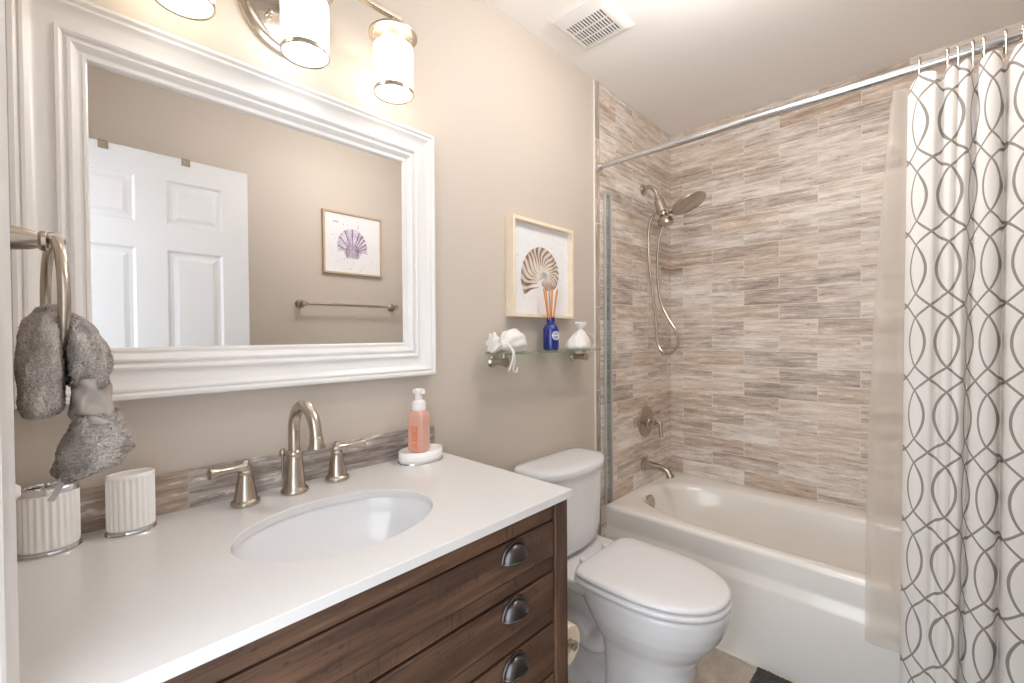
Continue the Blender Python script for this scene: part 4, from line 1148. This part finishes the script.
fan.add(pts + [Vector((SCc.x, ya, SCc.z + 0.02))], [(k, k + 1, len(pts)) for k in range(len(pts) - 1)])
fan.add([Vector((SCc.x - 0.06, ya + 0.0001, SCc.z + 0.03)), Vector((SCc.x + 0.06, ya + 0.0001, SCc.z + 0.03)), Vector((SCc.x + 0.042, ya + 0.0001, SCc.z - 0.02)), Vector((SCc.x - 0.042, ya + 0.0001, SCc.z - 0.02))], [(0, 1, 2, 3)])
obj('shell_print', fan, 'shelllilac', p2, smooth=False)
for k in range(nr):
    a = rad(-8) + rad(196) * (k + 0.5) / nr
    d = Vector((0.96 * cos(a), 0, 1.08 * sin(a)))
    o_ = Vector((SCc.x + 0.0, yb2, SCc.z + 0.012)) ; tip = Vector((SCc.x, yb2, SCc.z + 0.055)) + d * 0.098
    sdv = Vector((-(tip - o_).z, 0, (tip - o_).x)).normalized()
    m0 = o_ + (tip - o_) * 0.35
    if k % 2 == 0 or k < 5:
        stp.add([m0 - sdv * 0.0015, m0 + sdv * 0.0015, tip + sdv * 0.0055, tip - sdv * 0.0055], [(0, 1, 2, 3)])
    q0, q1 = Vector((SCc.x + 0.035 * cos(a), yb2, SCc.z - 0.016)), o_ + (tip - o_) * 0.44
    stp.add([q0 - Vector((0.001, 0, 0)), q0 + Vector((0.001, 0, 0)), q1 + Vector((0.003, 0, 0)), q1 - Vector((0.003, 0, 0))], [(0, 1, 2, 3)])
obj('shell_stripes', stp, 'shellpurple', p2, smooth=False)
sk2 = MB()
for k in range(90):
    a = rnd.uniform(0, 2 * pi); R = rnd.uniform(0.05, 0.16)
    x, z = SCc.x + R * cos(a), SCc.z + 0.055 + R * sin(a)
    r = rnd.uniform(0.0008, 0.0034)
    sk2.add([(x + r * cos(q * pi / 3), ya + 0.0002, z + r * sin(q * pi / 3)) for q in range(6)], [tuple(range(6))])
obj('print_pattern', sk2, 'specktan', p2, smooth=False)['kind'] = 'stuff'
tbp = MB()
for k in range(4):
    x, z, r = 0.372 + 0.008 * k, 1.957 + 0.006 * (k % 2), 0.006
    tbp.add([(x + r * cos(q * pi / 4) * (1 if q % 2 else 0.5), ya + 0.0003, z + r * sin(q * pi / 4) * (1 if q % 2 else 0.5)) for q in range(8)], [tuple(range(8))])
obj('corner_sprig', tbp, 'shellbrown', p2, smooth=False)

# towel bar on the far wall
bar = thing('towel_bar', 'brushed nickel towel bar on the far wall below the scallop picture', 'towel bar', (0.47, YS, 1.45))
obj('bar', MB().tube([(0.165, YS + 0.065, 1.450), (0.770, YS + 0.065, 1.450)], 0.008, 18), 'nickel', bar)
for xx in (0.172, 0.763):
    obj('post', MB().lathe([(0.026, 0.0), (0.0265, 0.004), (0.022, 0.009), (0.015, 0.014), (0.0115, 0.04), (0.014, 0.055), (0.016, 0.064), (0.014, 0.076), (0.0, 0.078)], (xx, YS + 0.0005, 1.450), (0, 1, 0), 30), 'nickel', bar)

# ================================================================== CEILING VENT
vt = thing('exhaust_vent', 'square white slotted exhaust vent on the ceiling', 'vent', (0.6, -0.205, H))
vx0, vx1, vy0, vy1 = 0.487, 0.720, -0.318, -0.100
gr = MB()
sx0, sx1, sy0, sy1 = 0.545, 0.690, -0.281, -0.126
rg = [[Vector((a, c, z)), Vector((b, c, z)), Vector((b, d, z)), Vector((a, d, z))] for a, b, c, d, z in
      ((vx0, vx1, vy0, vy1, H - 0.0005), (vx0, vx1, vy0, vy1, H - 0.006), (vx0 + 0.004, vx1 - 0.004, vy0 + 0.004, vy1 - 0.004, H - 0.009), (sx0 - 0.010, sx1 + 0.010, sy0 - 0.010, sy1 + 0.010, H - 0.017), (sx0, sx1, sy0, sy1, H - 0.0175), (sx0, sx1, sy0, sy1, H - 0.003))]
gr.loft(rg, False, False)
ns = 13
for k in range(ns + 1):
    yk = sy0 + (sy1 - sy0) * k / ns
    gr.box((sx0 - 0.001, yk - 0.0030, H - 0.0172), (sx1 + 0.001, yk + 0.0030, H - 0.0150))
for f in (1 / 3, 2 / 3):
    xk = sx0 + (sx1 - sx0) * f
    gr.box((xk - 0.003, sy0, H - 0.0171), (xk + 0.003, sy1, H - 0.0150))
obj('grille', gr, 'white', vt, angle=20)
obj('duct_opening', box((sx0 + 0.001, sy0 + 0.001, H - 0.0090), (sx1 - 0.001, sy1 - 0.001, H - 0.0005)), 'dark', vt)

# ================================================================== TOILET
TX = 0.557
tl = thing('toilet', 'white two-piece toilet with closed lid between the vanity and the bathtub', 'toilet', (TX, -0.35, 0))
def tank_ring(hw, yb, yf, bow, z, N=72, rc_=0.045):
    out = []
    for j in range(N):
        t = 2 * pi * j / N
        n = 5.0
        c, s = cos(t), sin(t)
        x = hw * math.copysign(abs(c) ** (2 / n), c)
        yy = math.copysign(abs(s) ** (2 / n), s)
        ym, yh = (yb + yf) / 2, (yb - yf) / 2
        y = ym + yh * yy
        fr = max(0.0, -yy)
        y -= fr * bow * (1 - (x / hw) ** 2)
        out.append(Vector((TX - 0.013 + x, y, z)))
    return out
tkr = [tank_ring(0.150, -0.030, -0.125, 0.02, 0.4325), tank_ring(0.172, -0.022, -0.143, 0.03, 0.438), tank_ring(0.188, -0.018, -0.156, 0.035, 0.460), tank_ring(0.196, -0.016, -0.161, 0.038, 0.52), tank_ring(0.198, -0.014, -0.164, 0.040, 0.62), tank_ring(0.204, -0.013, -0.166, 0.042, 0.7380)]
obj('tank', MB().loft(tkr), 'porcelain', tl, angle=60)
lr_ = [tank_ring(0.2065, -0.011, -0.168, 0.044, 0.7385), tank_ring(0.2125, -0.009, -0.174, 0.047, 0.7430), tank_ring(0.2138, -0.008, -0.175, 0.048, 0.7600), tank_ring(0.2115, -0.009, -0.173, 0.047, 0.7690), tank_ring(0.202, -0.014, -0.166, 0.043, 0.7750), tank_ring(0.165, -0.04, -0.14, 0.03, 0.7790), tank_ring(0.08, -0.07, -0.10, 0.01, 0.7805)]
obj('tank_lid', MB().loft(lr_), 'porcelain', tl, angle=60)
obj('flush_lever', MB().tube(catmull([(TX - 0.150, -0.175, 0.690), (TX - 0.150, -0.198, 0.690), (TX - 0.172, -0.206, 0.688), (TX - 0.198, -0.208, 0.684)], 5), [0.010, 0.010, 0.010, 0.009, 0.008, 0.008] + [0.007] * 10, 14), 'chrome', tl)
# egg-shaped plan: back flat, front long
def egg(hw, yb, yf, z, N=80, nb=3.2, ymax=None, x0=TX + 0.004):
    ym = ymax if ymax is not None else yb + (yf - yb) * 0.42
    out = []
    for j in range(N):
        t = 2 * pi * j / N
        c, s = cos(t), sin(t)
        if s >= 0:
            n = nb
            x = hw * math.copysign(abs(c) ** (2 / n), c); y = ym + (yb - ym) * abs(s) ** (2 / n)
        else:
            n = 2.15
            x = hw * math.copysign(abs(c) ** (2 / n), c); y = ym + (yf - ym) * abs(s) ** (2 / n)
        out.append(Vector((x0 + x, y, z)))
    return out
bw = [egg(0.134, -0.33, -0.602, 0.002, nb=6, ymax=-0.45), egg(0.134, -0.33, -0.602, 0.020, nb=6, ymax=-0.45), egg(0.126, -0.335, -0.596, 0.034, nb=6, ymax=-0.45), egg(0.123, -0.335, -0.598, 0.12, nb=6, ymax=-0.45), egg(0.125, -0.335, -0.604, 0.20, nb=6, ymax=-0.45), egg(0.138, -0.33, -0.622, 0.245, nb=5, ymax=-0.44), egg(0.158, -0.30, -0.654, 0.285, nb=4), egg(0.175, -0.27, -0.682, 0.325), egg(0.182, -0.25, -0.697, 0.362), egg(0.184, -0.24, -0.704, 0.400), egg(0.1835, -0.24, -0.703, 0.412), egg(0.174, -0.245, -0.697, 0.4165), egg(0.12, -0.30, -0.62, 0.417)]
bowl = MB().loft(bw)
# deck under the tank
def dk(hw, yb, yf, z): return superell(TX, (yb + yf) / 2, hw, abs(yb - yf) / 2, 5.5, z, 60)
bowl.loft([dk(0.120, -0.045, -0.30, 0.350), dk(0.165, -0.035, -0.32, 0.380), dk(0.178, -0.030, -0.33, 0.402), dk(0.180, -0.030, -0.33, 0.424), dk(0.174, -0.035, -0.325, 0.431), dk(0.10, -0.08, -0.25, 0.4315)])
# rear pedestal with the trapway showing on the sides
bowl.loft([dk(0.118, -0.12, -0.44, 0.002), dk(0.118, -0.12, -0.44, 0.018), dk(0.090, -0.13, -0.42, 0.034), dk(0.058, -0.12, -0.40, 0.10), dk(0.058, -0.10, -0.38, 0.22), dk(0.085, -0.08, -0.36, 0.34), dk(0.11, -0.07, -0.34, 0.40)])
for sx_ in (-1, 1):
    tw_ = catmull([(TX + sx_ * 0.050, -0.42, 0.31), (TX + sx_ * 0.062, -0.37, 0.25), (TX + sx_ * 0.066, -0.315, 0.195), (TX + sx_ * 0.066, -0.262, 0.175), (TX + sx_ * 0.066, -0.215, 0.205), (TX + sx_ * 0.066, -0.170, 0.205), (TX + sx_ * 0.066, -0.145, 0.150), (TX + sx_ * 0.068, -0.150, 0.015)], 6)
    bowl.tube(tw_, 0.040, 18)
bo_ = obj('bowl', bowl, 'porcelain', tl, angle=180)
md = bo_.modifiers.new('one_skin', 'REMESH'); md.mode = 'VOXEL'; md.voxel_size = 0.006; md.use_smooth_shade = True
md = bo_.modifiers.new('soften', 'SMOOTH'); md.factor = 0.5; md.iterations = 5
seat = [egg(0.180, -0.248, -0.697, 0.4195, nb=7), egg(0.187, -0.245, -0.705, 0.4225, nb=7), egg(0.1885, -0.244, -0.7065, 0.430, nb=7), egg(0.1875, -0.245, -0.706, 0.4365, nb=7), egg(0.183, -0.248, -0.701, 0.440, nb=7), egg(0.13, -0.29, -0.63, 0.4405)]
obj('seat', MB().loft(seat), 'seatplastic', tl, angle=60)
lidr = [egg(0.174, -0.258, -0.692, 0.4438, nb=7), egg(0.184, -0.252, -0.702, 0.4455, nb=7), egg(0.1865, -0.250, -0.7045, 0.4515, nb=7), egg(0.1845, -0.251, -0.7025, 0.4585, nb=7), egg(0.176, -0.258, -0.693, 0.4625, nb=6), egg(0.13, -0.30, -0.64, 0.4645), egg(0.06, -0.38, -0.50, 0.4655)]
obj('lid', MB().loft(lidr), 'seatplastic', tl, angle=60)
for sx_ in (-0.075, 0.075):
    obj('hinge', MB().lathe([(0.013, 0.0), (0.014, 0.004), (0.014, 0.022), (0.011, 0.026), (0.0, 0.027)], (TX + sx_, -0.238, 0.4312), (0, 0, 1), 20), 'seatplastic', tl)
obj('bolt_cap', MB().lathe([(0.014, 0.0), (0.014, 0.008), (0.009, 0.018), (0.0, 0.021)], (TX - 0.100, -0.27, 0.018), (0, 0, 1), 20), 'seatplastic', tl)

# ------------------------------------------------------------------ toilet paper on the vanity's side
rx_, ryy, rzz = 0.110, -0.395, 0.442
th = thing('paper_holder', 'nickel toilet paper holder fixed to the side of the wooden vanity', 'paper holder', (VX1, ryy, rzz))
obj('mount', MB().lathe([(0.022, 0.0), (0.022, 0.004), (0.012, 0.010), (0.008, 0.014), (0.008, rx_ - VX1 + 0.001), (0.0, rx_ - VX1 + 0.002)], (VX1 - 0.0035, ryy + 0.075, rzz), (1, 0, 0), 20), 'nickel', th)
obj('arm', MB().tube([(rx_, ryy + 0.078, rzz), (rx_, ryy - 0.066, rzz)], 0.0075, 16), 'nickel', th)
obj('end_knob', MB().lathe([(0.0075, 0.0), (0.0125, 0.003), (0.0125, 0.010), (0.006, 0.013), (0.0, 0.014)], (rx_, ryy - 0.064, rzz), (0, -1, 0), 20), 'nickel', th)
rm = MB().lathe([(0.019, 0.052), (0.050, 0.052), (0.0525, 0.049), (0.0525, -0.049), (0.050, -0.052), (0.019, -0.052), (0.019, 0.052)], (rx_, ryy, rzz - 0.011), (0, 1, 0), 48, cap0=False, cap1=False)
tagit(obj('toilet_paper_roll', rm, 'tissue', loc=(rx_, ryy, rzz - 0.011)), 'cream roll of toilet paper hung beside the vanity in front of the toilet', 'toilet paper')

# ------------------------------------------------------------------ bath mat
mt = MB()
X0, X1, Y0, Y1 = 0.30, 0.985, -1.20, -0.672
nx, ny = 150, 110
rnd = random.Random(21)
def hgt(i, j):
    e_ = min(i, nx - i, (j) * nx / ny, (ny - j) * nx / ny) / nx
    return 0.004 + 0.014 * min(1, (e_ / 0.02)) ** 0.5
for j in range(ny + 1):
    for i in range(nx + 1):
        mt.v.append((X0 + (X1 - X0) * i / nx + rnd.uniform(-0.0015, 0.0015), Y0 + (Y1 - Y0) * j / ny + rnd.uniform(-0.0015, 0.0015), hgt(i, j) + rnd.uniform(0, 0.004)))
for j in range(ny):
    for i in range(nx):
        a = j * (nx + 1) + i
        mt.f.append((a, a + 1, a + nx + 2, a + nx + 1))
k0 = len(mt.v)
mt.v += [(X0, Y0, 0.0006), (X1, Y0, 0.0006), (X1, Y1, 0.0006), (X0, Y1, 0.0006)]
mt.f.append((k0, k0 + 3, k0 + 2, k0 + 1))
mt.f.append(tuple([k0] + [k0 + 1] + [nx - i for i in range(nx + 1)]))
mt.f.append(tuple([k0 + 3] + [ny * (nx + 1) + i for i in range(nx + 1)] + [k0 + 2]))
mt.f.append(tuple([k0 + 1, k0 + 2] + [(ny - j) * (nx + 1) + nx for j in range(ny + 1)]))
mt.f.append(tuple([k0 + 3, k0] + [j * (nx + 1) for j in range(ny + 1)]))
tagit(obj('bath_mat', mt, 'matpile', loc=(0.64, -0.95, 0), angle=180), 'charcoal pile bath mat lying on the floor along the bathtub', 'bath mat')
